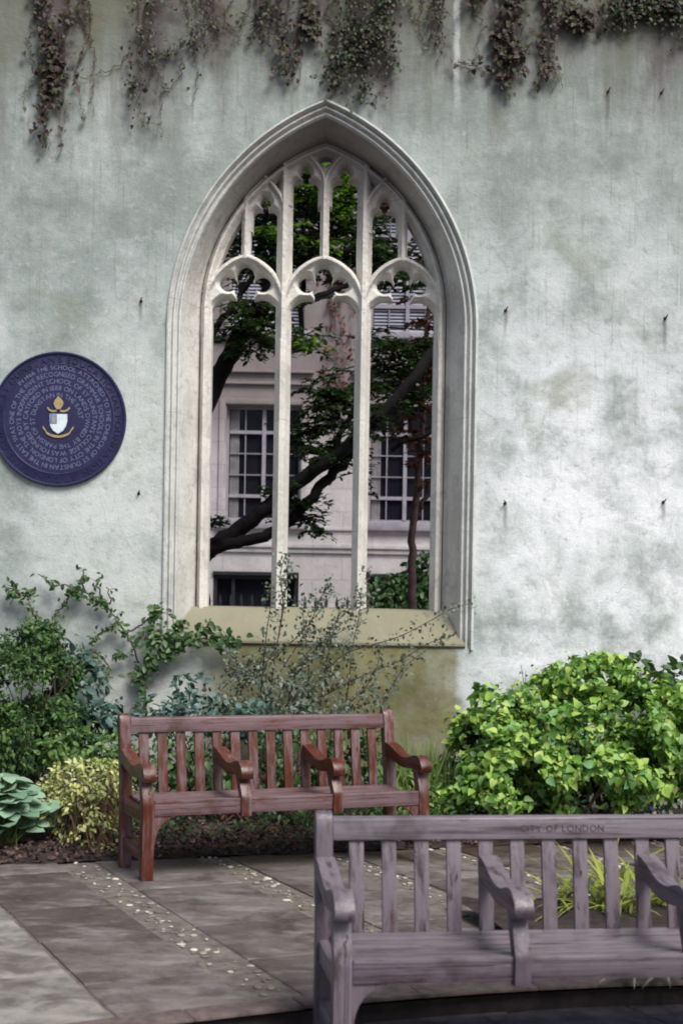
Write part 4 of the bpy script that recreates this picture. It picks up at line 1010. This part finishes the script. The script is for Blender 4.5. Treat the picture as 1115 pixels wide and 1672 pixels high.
mp = thing('maple_tree', 'slender red leaved maple at the right of the view through the window', 'tree', (P(682, 1100, 15.5).x, 15.5, 0)); minv = Matrix.Translation(-Vector(mp.location))
wd = MB(); lf = Leaves()
limb(wd, [(676, 1230), (674, 1000), (672, 900), (680, 800), (688, 700), (690, 600), (700, 480), (690, 350)], .055, .02, 8, 15.5, 15.2)
limb(wd, [(678, 850), (692, 820), (720, 780), (750, 730)], .035, .015, 6, 15.5, 15.2); limb(wd, [(684, 740), (668, 690), (655, 640), (650, 600)], .03, .012, 6, 15.4, 15)
limb(wd, [(690, 640), (710, 560), (716, 500), (725, 420)], .035, .014, 6, 15.3, 15)
for px, py, rx, n in [(690, 560, .3, 110), (700, 600, .3, 110), (680, 640, .3, 110), (695, 680, .3, 120), (670, 665, .28, 80), (685, 720, .25, 70), (700, 520, .3, 100), (660, 560, .25, 60), (700, 740, .25, 60), (690, 480, .3, 80), (630, 345, .2, 45), (625, 330, .18, 30), (570, 320, .22, 40), (520, 310, .2, 26), (548, 450, .22, 46), (530, 455, .2, 30), (690, 420, .2, 40), (535, 262, .15, 20), (700, 790, .2, 30), (690, 620, .3, 90), (675, 600, .3, 120), (690, 660, .3, 140), (665, 700, .28, 110), (700, 700, .28, 110), (655, 620, .25, 70), (680, 760, .22, 50), (668, 560, .25, 80)]:
    spray(lf, P(px, py, 15.0), rx, n, .075, ratio=.55, tw=wd)
wd.build('trunk', MT['barkr'], mp, 60).data.transform(minv); lf.build('crown', MT['lf_red'], mp).data.transform(minv)

hd = Leaves(); st = MB(); hp = P(655, 1150, 20)
for px, py, rx, n in [(625, 985, .42, 420), (660, 975, .45, 480), (695, 960, .45, 420), (640, 1010, .5, 300), (690, 990, .4, 300), (720, 930, .4, 200), (690, 925, .25, 120)]:
    c = P(px, py, 20); bush_leaves(hd, c, (rx, rx, rx * .7), n, .10, 'oval', .6, ymax=40)
for i in range(10): st.tube([(hp.x + rng.uniform(-.3, .3), 20, 0), (hp.x + rng.uniform(-.6, .6), 20 + rng.uniform(-.3, .3), 1.5)], [.02, .008], 5)
plant('garden_shrub', 'dark green shrub behind the right light of the gothic window', 'shrub', hd, st, MT['lf_dark'], MT['twig'], (hp.x, 20, 0))

def creeper(name, label, cat, Y, paths, ln, density, fmat, smat, r0=.008, spread=.05, group=None, shape='oval', ratio=.75, hang=.6, sway=.012):
    """climber on a vertical face: wandering stems with leaves that hang against it"""
    lf = Leaves(); st = MB(); allp = []
    for pts, dens, sp in paths:
        w3 = [P(px, py, Y) for px, py in pts]; s_ = spline(w3, 7); N = len(s_)
        s_ = [q + np.array([rng.normal(0, sway), -.012 - abs(rng.normal(0, .008)), rng.normal(0, sway)]) for q in s_]
        st.tube(s_, list(np.linspace(r0, r0 * .4, N)), 5); allp.append(s_[0])
        L_ = sum(np.linalg.norm(np.array(b_) - np.array(a)) for a, b_ in zip(s_[:-1], s_[1:])); n = int(L_ * density * dens)
        if n <= 0: continue
        ti = rng.uniform(0, N - 1.001, n); i0 = ti.astype(int); f_ = (ti - i0)[:, None]; A = np.array(s_)
        c = A[i0] * (1 - f_) + A[i0 + 1] * f_; w_ = spread * sp
        off_ = np.stack([rng.normal(0, w_, n), -np.abs(rng.normal(0, .5 * w_, n)) - .012, rng.normal(0, w_ * .8, n)], 1); c = c + off_
        d = np.stack([rng.normal(0, .6, n), -np.abs(rng.normal(.25, .2, n)), rng.normal(-hang, .45, n)], 1); nr = np.stack([rng.normal(0, .3, n), -np.ones(n) * .8, np.abs(rng.normal(.55, .3, n))], 1)
        l = ln * rng.uniform(.6, 1.25, n); lf.add(c, d, nr, l, l * ratio, shape, .18, .2)
        far = np.abs(off_[:, 0]) > w_ * .8
        for q, o_ in zip(c[far][:40], off_[far][:40]): st.tube([q - o_ * .9, q], [r0 * .3, r0 * .2], 3)
    p0 = allp[0]
    return plant(name, label, cat, lf, st, fmat, smat, (float(p0[0]), Y, float(p0[2])), group)
creeper('wall_creeper', 'thin red creeper trailing down the building between its windows', 'climber', BY - .02, [([(535, 440), (540, 520), (536, 600), (542, 690)], 1, 1), ([(560, 430), (556, 520), (562, 600), (556, 650)], 1.2, 1), ([(548, 440), (548, 540), (552, 640), (545, 720)], 1, 1.2), ([(572, 430), (574, 520), (570, 580)], .6, 1)], .09, 19, MT['lf_red'], MT['stem'], .006, .07, ratio=.6)

# ================================================================== CREEPERS ON THE RUINED WALL
G1 = 'creepers hanging from the wall top'
def ivy(label, paths, fm='lf_ivy', dens=48, ln=.032, spread=.060):
    xs = [q[0] for p_ in paths for q in p_[0]]; lo = max(q[1] for p_ in paths for q in p_[0]); paths = list(paths)
    for i in range(4):                      # bare clinging runners
        x = rng.uniform(min(xs) - 18, max(xs) + 18); y = -30; pp = [(x, y)]
        while y < lo * rng.uniform(.55, 1.05): y += rng.uniform(18, 34); x += rng.normal(0, 9); pp.append((x, y))
        if len(pp) > 2: paths.append((pp, .05, .5))
    creeper('hanging_ivy', label, 'climber', WY, paths, ln, dens, MT[fm], MT['twig'], .0045, spread, G1, 'heart', .8)
ivy('sparse bronze creeper, leftmost of those hanging from the wall top', [([(72, -30), (80, 40), (95, 100), (82, 150), (75, 190), (82, 250)], .7, .7), ([(60, -20), (75, 40), (78, 90), (82, 150)], .9, .8), ([(120, -20), (106, 60), (105, 150), (95, 260)], .10, .5), ([(98, 95), (88, 120), (80, 165)], 1.5, .8), ([(130, 10), (110, 50), (75, 90)], .3, .6)], 'lf_brn', 130, .042)
ivy('leafy creeper hanging left of the arch with a thin tail', [([(240, -30), (238, 40), (232, 100), (228, 160), (234, 205)], .9, 1.0), ([(258, -30), (248, 40), (242, 110)], 1.2, 1.1), ([(225, -20), (228, 50), (225, 105)], .9, .9), ([(215, 90), (175, 120), (120, 128)], .14, .5), ([(215, 140), (226, 148)], 3, .7), ([(255, 85), (270, 95), (285, 85), (312, 75)], 1.2, .8), ([(300, 95), (285, 140), (262, 160)], .25, .5)])
ivy('dark creeper clump hanging above the left side of the arch', [([(332, -30), (330, 30), (322, 60), (312, 80)], 1.3, 1.0), ([(345, -20), (342, 40), (330, 60)], 1.1, 1.0), ([(318, -20), (322, 30)], 1.0, .9), ([(345, 45), (375, 48), (400, 40)], .5, .8)])
ivy('small creeper tuft hanging left of the arch apex near the top edge', [([(425, -30), (430, 20), (428, 50), (432, 70)], 1.1, .9), ([(440, -20), (445, 20), (436, 60)], .8, .8), ([(415, 25), (430, 42), (450, 30)], .7, .8), ([(395, 20), (420, 35)], .5, .8)])
ivy('thin bronze creeper with a bare hooked stem left of the arch apex', [([(470, -30), (468, 40), (462, 80), (472, 100), (455, 125)], .35, .7), ([(505, -30), (500, 20), (510, 50), (508, 60)], .9, .9), ([(480, 60), (485, 100), (478, 130)], .2, .6), ([(495, 40), (512, 48)], 1.2, .8)], 'lf_brn', 140, .045)
ivy('large dark green creeper hanging directly above the arch apex', [([(585, -30), (580, 40), (590, 100), (592, 170)], .9, 1.1), ([(610, -20), (605, 50), (600, 110)], 1.5, 1.3), ([(570, -20), (565, 50), (560, 100), (548, 140)], 1.1, 1.2), ([(630, -10), (625, 50), (632, 110)], 1.2, 1.0), ([(590, 60), (575, 80), (545, 120), (552, 145)], 1.2, 1.1), ([(635, 100), (600, 140), (594, 170)], .5, .8), ([(562, 70), (590, 65), (612, 60)], 1.6, 1.2), ([(645, -10), (640, 20)], 1.6, 1.0)], 'lf_ivy', 165)
ivy('dark creeper strand right of the arch apex', [([(700, -30), (705, 20), (708, 60), (716, 85)], 1.3, .9), ([(688, -20), (684, 20), (680, 45)], .6, .9), ([(715, -10), (718, 30), (714, 70)], .9, .8)])
ivy('bronze creeper hanging to the right of a pale streak in the wall', [([(832, -30), (828, 30), (822, 80), (830, 100)], 1.1, .8), ([(838, -20), (838, 40), (832, 90)], .9, .9), ([(815, 70), (830, 88), (840, 92)], 1.5, .8), ([(745, 100), (780, 112), (815, 122), (860, 120)], .3, .6), ([(830, 100), (826, 130), (824, 145)], .7, .6), ([(770, -20), (778, 5)], 1.2, 1)], 'lf_brn', 150, .045)
ivy('thin creeper strand beside an olive stain high on the wall', [([(905, -30), (900, 20), (890, 60), (882, 90)], .7, .7), ([(893, -20), (898, 10)], 1.2, .9), ([(890, 110), (884, 125), (880, 138)], .4, .5)], 'lf_brn', 130, .04)
ivy('small isolated brown creeper tuft near the top right', [([(935, 20), (942, 38), (952, 50)], 2.6, .7), ([(930, 24), (950, 30)], 2.2, .7), ([(952, 48), (985, 50), (1000, 46)], .3, .5)], 'lf_brn', 150, .045)
ivy('thick dark ivy mass overhanging the top right corner', [([(1000, 22), (1030, 15), (1070, 8), (1120, 10), (1170, 5)], 2.6, 1.2), ([(1010, 28), (1040, 24), (1080, 20), (1125, 24)], 2.0, 1.0), ([(1030, -10), (1060, -8), (1120, -10)], 2.5, 1.3), ([(1090, 20), (1105, 45), (1118, 70)], 1.0, 1.2)], 'lf_ivy', 190)
# wall-trained rose left of the window
def cane(name, label, cat, Y, paths, ln, dens, fm, group=None, spread=.03, r0=.009, sm='stem'): return creeper(name, label, cat, Y, paths, ln, dens, MT[fm], MT[sm], r0, spread, group, 'oval', .6, .15, .006)
cane('climbing_rose', 'arching climbing rose cane on the wall left of the window', 'climber', WY - .04,
     [([(240, 1175), (238, 1140), (234, 1105), (222, 1065), (205, 1030), (190, 1008), (165, 985), (140, 968), (115, 957), (85, 952), (65, 938)], .9, 1.0), ([(232, 1095), (248, 1078), (270, 1060)], .35, .8), ([(170, 985), (160, 960), (165, 940)], 1, .8), ([(140, 968), (135, 950), (138, 935)], .9, .8),
      ([(118, 962), (110, 985), (95, 1000), (85, 1010)], 1, .9), ([(195, 1018), (175, 1028), (158, 1040), (150, 1050)], 1.8, .9), ([(205, 1035), (225, 1025), (250, 1005), (256, 1000)], .9, 1), ([(170, 980), (182, 985), (175, 960)], .7, .8), ([(150, 1060), (172, 1078), (180, 1098), (165, 1110)], 1.5, 1.0), ([(130, 960), (120, 968), (140, 975), (160, 985)], 2.5, .8), ([(225, 1110), (222, 1090)], 2.5, .7), ([(35, 970), (25, 962), (20, 950)], 2, 1.0), ([(20, 975), (45, 975), (52, 970)], 2.5, 1.1), ([(60, 1010), (55, 1000), (50, 985)], .8, 1.0), ([(190, 1075), (200, 1070), (195, 1065)], 2, .8)], .040, 60, 'lf_dark', spread=.026)
cane('climbing_ivy', 'glossy ivy clump over the left end of the window sill', 'climber', WY - .07,
     [([(238, 1160), (236, 1110), (250, 1085), (275, 1062), (310, 1048), (350, 1042), (392, 1044)], 1.2, 1.0), ([(245, 1045), (265, 1040), (290, 1045), (310, 1045)], 2.6, 1.3), ([(255, 1075), (268, 1065), (280, 1058)], 2.4, 1.0), ([(250, 1008), (262, 1002), (258, 995)], 2.0, .8), ([(320, 1040), (335, 1030), (345, 1010)], 1.0, .8), ([(268, 1042), (290, 1030), (300, 1012)], 1.2, .8), ([(370, 1040), (385, 1048)], 2.0, .8), ([(350, 1045), (362, 1050)], 2, .8)], .058, 85, 'lf_dark', spread=.04)

# ================================================================== BED PLANTING
def stems(n, c, spread, h, r=.007, lean=.25):
    m_ = MB()
    for i in range(n):
        a = rng.uniform(0, 2 * math.pi); rr_ = rng.uniform(0, 1) ** .5; top = Vector((c[0] + spread[0] * rr_ * math.cos(a), min(c[1] + spread[1] * rr_ * math.sin(a), 10.42), h * rng.uniform(.6, 1)))
        b0 = Vector((c[0] + rng.normal(0, spread[0] * lean), min(c[1] + rng.normal(0, spread[1] * lean), 10.4), .03)); mid = b0.lerp(top, .5) + Vector((0, 0, h * .10))
        m_.tube([b0, mid, top], [r, r * .75, r * .4], 5)
    return m_
def px_bush(Lv, px, py, Y, rpx, rpy, ry, n, ln, **k):
    c = P(px, py, Y); sc = Y / F; bush_leaves(Lv, c, (rpx * sc, ry, rpy * sc), n, ln, **k)

# big yellow-green bush right
lv = Leaves()
for a in [(905, 1205, 9.55, 150, 92, .50, 1300), (1010, 1190, 9.5, 130, 85, .50, 900), (842, 1186, 9.75, 62, 34, .34, 300), (800, 1225, 9.5, 60, 60, .42, 420), (1080, 1230, 9.45, 100, 65, .50, 700), (960, 1115, 9.85, 85, 38, .34, 380), (880, 1255, 9.3, 110, 45, .40, 520), (1000, 1255, 9.25, 105, 45, .42, 520), (1140, 1180, 9.55, 110, 90, .5, 500), (785, 1128, 9.9, 30, 16, .2, 30), (770, 1220, 9.6, 34, 60, .3, 200), (770, 1112, 9.95, 14, 10, .1, 16), (990, 1095, 9.9, 40, 26, .2, 110), (930, 1092, 9.9, 26, 18, .15, 60), (1065, 1165, 9.7, 50, 34, .2, 200), (745, 1290, 9.4, 40, 34, .2, 90), (830, 1300, 9.25, 80, 26, .3, 170), (950, 1305, 9.2, 90, 22, .3, 150), (1060, 1290, 9.25, 80, 26, .3, 150), (790, 1280, 9.35, 50, 36, .3, 160)]:
    a = list(a); a[6] = int(a[6] * 2.1)
    px_bush(lv, *a, .054, shape='heart', ratio=.80, thr=.03, freq=3.4, shell=.5, out=.7, up=.5, droop=.35)
for i in range(46):
    a = rng.uniform(math.pi * .93, math.pi * 2.06); q = (955 + 215 * math.cos(a) * rng.uniform(.9, 1.06), 1215 + 128 * math.sin(a) * rng.uniform(.85, 1.06))
    bush_leaves(lv, P(q[0], q[1], rng.uniform(9.35, 9.95)), (.10, .09, .07), 9, .044, shape='heart', ratio=.75, thr=-1, shell=.0, out=.9, up=.5)
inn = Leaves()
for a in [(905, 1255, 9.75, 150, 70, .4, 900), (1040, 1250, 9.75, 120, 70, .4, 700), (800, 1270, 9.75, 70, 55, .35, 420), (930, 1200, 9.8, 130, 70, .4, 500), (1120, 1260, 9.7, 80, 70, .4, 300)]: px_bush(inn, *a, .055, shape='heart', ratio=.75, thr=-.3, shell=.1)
c = P(950, 1330, 9.6); st = stems(26, (c.x, 9.65), (.9, .4), .95, .010, .18)
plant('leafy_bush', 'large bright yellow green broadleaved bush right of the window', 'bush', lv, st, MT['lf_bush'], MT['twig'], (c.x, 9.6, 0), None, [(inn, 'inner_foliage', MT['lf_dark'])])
# dark leafy climber behind it, at the right edge
lv = Leaves()
for a in [(1075, 1125, 10.2, 34, 30, .14, 110), (1050, 1085, 10.25, 12, 12, .08, 16), (1110, 1110, 10.2, 20, 30, .14, 60), (1040, 1130, 10.2, 14, 18, .1, 26)]: px_bush(lv, *a, .085, shape='heart', ratio=.75, thr=-.4)
c = P(1075, 1300, 10.2); st = stems(6, (c.x, 10.2), (.16, .08), 1.15, .008)
plant('dark_leaved_shrub', 'dark green broadleaved shoots against the wall at the right edge', 'shrub', lv, st, MT['lf_dark'], MT['stem'], (c.x, 10.2, 0))
# dry seed stalks above the bush
lv = Leaves(); st = MB()
for px, py in [(858, 1095), (845, 1110), (868, 1105), (850, 1085), (835, 1120)]:
    a = P(855 + rng.normal(0, 8), 1190, 10.0); b_ = P(px, py, 10.1); st.tube([a, a.lerp(b_, .6) + Vector((.01, 0, .02)), b_], [.004, .003, .002], 4)
    for k_ in range(7):
        q = a.lerp(b_, rng.uniform(.5, 1)); lv.add([q], rv(1), rv(1), .028, .014, 'oval')
plant('seed_stalks', 'thin brown seed stalks above the left of the yellow green bush', 'plant', lv, st, MT['lf_brn'], MT['twig'], tuple(P(855, 1190, 10.0)))

# left: tall dark shrub
lv = Leaves()
for a in [(40, 1120, 9.75, 85, 90, .40, 1300), (60, 1060, 10.0, 55, 50, .30, 500), (20, 1200, 9.5, 95, 70, .45, 1100), (100, 1090, 10.0, 50, 60, .26, 420), (-50, 1140, 9.7, 90, 110, .45, 700), (80, 1180, 9.6, 70, 50, .35, 500), (65, 1035, 10.1, 26, 26, .14, 90)]:
    a = list(a); a[6] = int(a[6] * 3.0); px_bush(lv, *a, .042, shape='lance', ratio=.46, thr=-.04, freq=4.0, shell=.35)
c = P(40, 1330, 9.7); st = stems(24, (c.x, 9.75), (.5, .25), 1.12, .008)
plant('dark_shrub', 'tall dark green fine leaved shrub at the left edge against the wall', 'shrub', lv, st, MT['lf_shr'], MT['twig'], (c.x, 9.7, 0))
lv = Leaves()
for a in [(135, 1130, 10.0, 42, 60, .22, 260), (120, 1090, 10.1, 30, 40, .18, 150), (150, 1175, 9.85, 50, 34, .25, 300), (95, 1165, 9.9, 40, 40, .22, 200), (185, 1150, 10.1, 16, 14, .1, 30)]: px_bush(lv, *a, .066, shape='oval', ratio=.66, thr=-.15, freq=4.4)
c = P(135, 1320, 10.0); st = stems(14, (c.x, 10.0), (.22, .2), 1.1, .008)
plant('broadleaf_shrub', 'blue green glossy shrub between the tall dark shrub and the rose', 'shrub', lv, st, MT['lf_blue'], MT['stem'], (c.x, 10.0, 0))
lv = Leaves()
for a in [(120, 1215, 9.2, 48, 30, .2, 260), (165, 1225, 9.2, 42, 34, .2, 260), (90, 1225, 9.1, 26, 22, .15, 90), (185, 1255, 9.0, 26, 36, .18, 150)]: px_bush(lv, *a, .055, shape='lance', ratio=.5, thr=-.3, up=.8)
c = P(145, 1330, 9.2); st = stems(14, (c.x, 9.2), (.26, .18), .45, .006)
plant('bedding_plant', 'soft mid green plant between the variegated bush and the dark shrubs', 'plant', lv, st, MT['lf_mid'], MT['gstem'], (c.x, 9.2, 0))
# variegated bush with brown twiggy base
lv = Leaves()
for a in [(140, 1285, 8.75, 70, 46, .28, 1500), (188, 1295, 8.85, 34, 55, .2, 600), (130, 1325, 8.65, 62, 38, .24, 800), (155, 1360, 8.58, 60, 34, .2, 160), (110, 1290, 8.8, 40, 36, .2, 300)]: px_bush(lv, *a, .034, shape='oval', ratio=.55, thr=-.12, freq=8, shell=.5)
c = P(145, 1405, 8.55); st = stems(130, (c.x, 8.65), (.26, .20), .50, .0035, .45)
plant('variegated_bush', 'low yellow cream variegated bush with brown twiggy base left of the red bench', 'bush', lv, st, MT['lf_var'], MT['twig2'], (c.x, 8.6, 0))
# hosta
lv = Leaves(); st = MB(); c = P(8, 1390, 8.5)
for i in range(150):
    a = rng.uniform(0, 2 * math.pi); el = rng.uniform(.25, 1.35); rad = rng.uniform(.08, .23)
    q = np.array([c.x + math.cos(a) * rad * math.cos(el) * 1.15, 8.5 + math.sin(a) * rad * math.cos(el), .07 + .42 * math.sin(el) * rng.uniform(.55, 1.0)])
    d = np.array([[math.cos(a), math.sin(a), rng.uniform(-.15, .55)]]); l = rng.uniform(.07, .125)
    lv.add([q], d, np.array([[math.cos(a) * -.35, math.sin(a) * -.35 - .35, 1.0]]) + rv(1, .15), l, l * .8, 'round', .06, .25)
    st.tube([(c.x + rng.normal(0, .03), 8.5 + rng.normal(0, .03), .02), tuple(q)], [.006, .004], 4)
plant('hosta', 'pale blue green hosta at the front of the bed on the left edge', 'plant', lv, st, MT['lf_hosta'], MT['gstem'], (c.x, 8.5, 0))

# grey-leaved shrub with long reddish arching shoots in front of the sill
lv = Leaves(); st = MB()
shoots = [[(425, 1170), (430, 1090), (436, 1030), (442, 985), (440, 955)], [(440, 1175), (448, 1080), (462, 1000), (468, 950), (470, 915)], [(470, 1175), (480, 1110), (520, 1060), (545, 1020), (580, 985), (592, 960)], [(490, 1180), (520, 1110), (560, 1070), (600, 1055), (650, 1040), (700, 1015), (735, 995), (770, 985)],
          [(520, 1180), (530, 1100), (540, 1050), (550, 1010), (560, 985)], [(560, 1180), (570, 1110), (575, 1060), (585, 1010), (590, 975)], [(620, 1165), (640, 1120), (660, 1090), (690, 1065)], [(450, 1170), (470, 1110), (500, 1075), (540, 1040), (600, 1010)], [(380, 1160), (405, 1110), (440, 1075), (480, 1045), (520, 1000), (545, 965)],
          [(400, 1180), (392, 1120), (385, 1080), (370, 1060)], [(470, 1180), (540, 1130), (600, 1100), (650, 1080), (700, 1050), (735, 1040)], [(350, 1170), (360, 1130), (395, 1095), (410, 1080)], [(545, 1180), (590, 1130), (615, 1090), (620, 1050)], [(430, 1180), (445, 1120), (500, 1030), (520, 985), (535, 950)], [(500, 1180), (505, 1110), (500, 1050), (495, 1000), (500, 980)], [(600, 1000), (602, 975), (598, 940), (604, 925)], [(455, 1040), (462, 985), (458, 940), (466, 905)]]
for sh_ in shoots:
    Y = rng.uniform(9.95, 10.3); a0 = P(sh_[0][0] * .75 + 120, 1310, 9.9); w3 = [P(x, y, Y) for x, y in sh_]
    s_ = spline(([a0] if sh_[0][1] > 1100 else []) + w3, 6); N = len(s_); st.tube(s_, list(np.linspace(.0065, .002, N)), 5)
    A = np.array(s_); L_ = np.linalg.norm(np.diff(A, axis=0), axis=1).sum(); n = int(L_ * 85); ti = rng.uniform(N * .22, N - 1.001, n); i0 = ti.astype(int); f_ = (ti - i0)[:, None]
    c_ = A[i0] * (1 - f_) + A[i0 + 1] * f_ + rv(n, .030); d = rv(n, .6) + np.array([0, -.2, .1]); l = .030 * rng.uniform(.7, 1.4, n); lv.add(c_, d, rv(n, .45) + np.array([0, -.5, .8]), l, l * .6, 'oval', .15, .15)
for a in [(400, 1110, 10.05, 40, 28, .18, 200), (470, 1120, 10.0, 60, 40, .2, 300), (540, 1090, 10.05, 50, 50, .18, 200), (410, 1155, 9.95, 70, 26, .2, 380), (500, 1160, 9.9, 90, 28, .22, 520), (590, 1140, 10.0, 40, 40, .2, 140), (350, 1140, 10.0, 34, 22, .15, 120), (440, 1075, 10.1, 40, 22, .14, 110), (520, 1040, 10.1, 40, 22, .12, 80)]: px_bush(lv, *a, .034, shape='oval', ratio=.6, thr=-.12, freq=6, shell=.1)
c = P(500, 1320, 9.95)
plant('arching_shrub', 'airy grey leaved shrub with long reddish shoots arching in front of the window sill', 'shrub', lv, st, MT['lf_grey'], MT['stem'], (c.x, 9.95, 0))
# dark shrubs behind the bench
lv = Leaves()
for a in [(270, 1160, 9.7, 50, 30, .25, 260), (330, 1165, 9.6, 60, 30, .25, 300), (420, 1180, 9.6, 70, 30, .28, 360), (300, 1120, 9.95, 18, 26, .1, 40), (245, 1175, 9.7, 26, 20, .15, 90), (325, 1115, 9.95, 14, 12, .08, 16)]: px_bush(lv, *a, .055, shape='oval', ratio=.66, thr=-.12, freq=4.5)
c = P(330, 1320, 9.65); st = stems(22, (c.x, 9.65), (.5, .2), .85, .007)
plant('glossy_shrub', 'dark glossy shrub behind the left half of the red bench', 'shrub', lv, st, MT['lf_blue'], MT['stem'], (c.x, 9.65, 0))
lv = Leaves()
for a in [(250, 1240, 9.3, 60, 60, .25, 300), (350, 1240, 9.35, 80, 60, .25, 420), (470, 1240, 9.4, 80, 65, .25, 480), (570, 1240, 9.45, 70, 65, .25, 420)]: px_bush(lv, *a, .055, shape='oval', ratio=.6, thr=-.1, freq=4.5)
c = P(420, 1340, 9.4); st = stems(40, (c.x, 9.35), (.75, .2), .6, .006)
plant('low_shrub', 'low mixed green shrub growing through the gaps of the red bench back', 'shrub', lv, st, MT['lf_dark'], MT['stem'], (c.x, 9.4, 0))
# feathery herb and grass right of the bench
lv = Leaves(); st = MB()
for i in range(420):
    px = rng.uniform(615, 745); Y = rng.uniform(9.55, 10.15); b_ = P(px, 1335, Y); h = rng.uniform(.25, .60) * (1.15 - abs(px - 680) / 160)
    a = rng.normal(0, .16); lv.add([(b_.x, Y, .03)], [[a, rng.normal(0, .16), 1]], [[rng.normal(0, .5), -1, 0.1]], h, rng.uniform(.010, .018), 'blade', .1, .15)
for a in [(650, 1290, 9.6, 40, 36, .2, 220), (700, 1280, 9.7, 45, 40, .2, 260), (740, 1310, 9.5, 40, 26, .2, 200), (680, 1320, 9.3, 60, 24, .2, 260)]: px_bush(lv, *a, .04, shape='oval', ratio=.55, thr=-.2, freq=6)
c = P(685, 1335, 9.7); plant('grassy_plant', 'fresh green grassy clump between the red bench and the yellow green bush', 'plant', lv, None, MT['lf_grass'], None, (c.x, 9.7, 0))
# ground cover and fallen leaves under and behind the bench
lv = Leaves(); n = 5200; s_ = rng.uniform(0, 1, n); t_ = rng.uniform(.035, .62, n); pts = np.array([tuple(bedfn(.17 + .6 * a, b_)) for a, b_ in zip(s_, t_)])
keep = np.array([mnoise.noise(Vector((p[0] * 1.7, p[1] * 1.7, 4))) > -.22 and p[0] > -1.35 for p in pts]); pts = pts[keep]; n = len(pts)
pts[:, 2] = .05 + np.abs(rng.normal(0, .085, n)) + .06
lv.add(pts, rv(n, .7) + np.array([0, -.3, .1]), rv(n, .35) + np.array([0, -.25, 1]), .042 * rng.uniform(.6, 1.3, n), .024, 'oval', .15, .2)
tag(lv.build('ground_cover', MT['lf_dark']), 'dark low ground cover plants under and behind the red bench', 'ground cover', None, 'stuff')
lv = Leaves(); n = 3600; s_ = rng.uniform(.12, .70, n); t_ = rng.uniform(.0, .55, n) ** 1.0 * rng.uniform(.3, 1, n); pts = np.array([tuple(bedfn(a, b_)) for a, b_ in zip(s_, t_)]); pts[:, 2] = .012 + np.minimum(t_ * 3.5, 1) * .065 + rng.uniform(0, .035, n)
lv.add(pts, rv(n, 1) * np.array([1, 1, .2]), rv(n, .5) + np.array([0, -.3, 1]), .036 * rng.uniform(.5, 1.2, n), .022, 'oval', .3, .4)
tag(lv.build('fallen_leaves', MT['lf_dead']), 'brown fallen leaves scattered on the soil along the bed edge', 'fallen leaves', None, 'stuff')
# small flowers in front of the bush
def flower(px, py, Y, label, pm, n=26):
    lv = Leaves(); pt = Leaves(); st = MB(); c = P(px, py, Y); z0 = .04
    for i in range(n):
        q = np.array([c.x + rng.normal(0, .07), Y + rng.normal(0, .07), c.z + rng.normal(0, .05)]); st.tube([(c.x + rng.normal(0, .03), Y, z0), tuple(q)], [.003, .002], 4)
        for k_ in range(5):
            a = k_ * 1.2566 + i; pt.add([q], [[math.cos(a), -.25, math.sin(a)]], [[0, -1, .4]], .016, .013, 'oval')
    for i in range(60): lv.add([(c.x + rng.normal(0, .09), Y + rng.normal(0, .08), z0 + abs(rng.normal(0, .5)) * (c.z - z0))], rv(1), rv(1, .4) + np.array([0, -.4, 1]), .045, .018, 'lance')
    plant('flowering_plant', label, 'flower', lv, st, MT['lf_blue'], MT['gstem'], (c.x, Y, 0), 'small flowers along the bed edge', [(pt, 'petals', MT[pm])])
flower(1060, 1312, 9.35, 'small blue flowers under the yellow green bush near the right edge', 'petal_b')
flower(1035, 1322, 9.3, 'white flowers just left of the blue flowers under the bush', 'petal_w', 16)
flower(1100, 1322, 9.3, 'white flowers at the right edge under the bush', 'petal_w', 18)
flower(822, 1318, 9.3, 'tiny white flowers beneath the left part of the yellow green bush', 'petal_w', 10)
# strap-leaved clumps in the kerbside bed
def lily(x, y, n, ln, label, fm, lean=None, z=.05, wdt=.02):
    lv = Leaves()
    for i in range(n):
        a = rng.uniform(0, 2 * math.pi); e = rng.uniform(.5, 1.25); d = np.array([[math.cos(a) * math.cos(e), math.sin(a) * math.cos(e), math.sin(e)]])
        if lean is not None: d = d * .5 + np.array([lean])
        nr = np.array([[-math.cos(a) * .8, -math.sin(a) * .8, .7]]) if lean is None else np.array([[0, -.6, .8]])
        L_ = ln * rng.uniform(.6, 1.15); lv.add([(x + rng.normal(0, .035), y + rng.normal(0, .035), z)], d, nr, L_, wdt * rng.uniform(.8, 1.2), 'blade', .12, rng.uniform(.35, .7))
    plant('strap_leaf_plant', label, 'plant', lv, None, MT[fm], None, (x, y, 0), 'strap leaved plants by the kerb')
for px, py, n, ln, lb in [(905, 1490, 26, .34, 'yellow green strap leaved clump seen behind the second armrest of the grey bench'), (960, 1500, 44, .42, 'largest yellow green strap leaved clump seen through the grey bench slats'), (1010, 1510, 36, .38, 'yellow green clump seen just left of the grey bench arm at the right edge'), (1075, 1500, 36, .40, 'yellow green strap leaved clump at the right edge behind the grey bench'), (1000, 1455, 30, .40, 'strap leaved clump furthest back behind the grey bench')]:
    g = G(px, py); lily(g.x, g.y, int(n * .65), ln * .92, lb, 'lf_lily')
for px, lb in ((1035, 'pale straplike leaves drooping over the kerb below the grey bench seat'), (1085, 'pale straplike leaves drooping over the kerb nearest the right edge')):
    g = G(px, 1600); lily(g.x, g.y + .03, 10, .24, lb, 'lf_pale', (0, -1.0, .35), .03, .018)
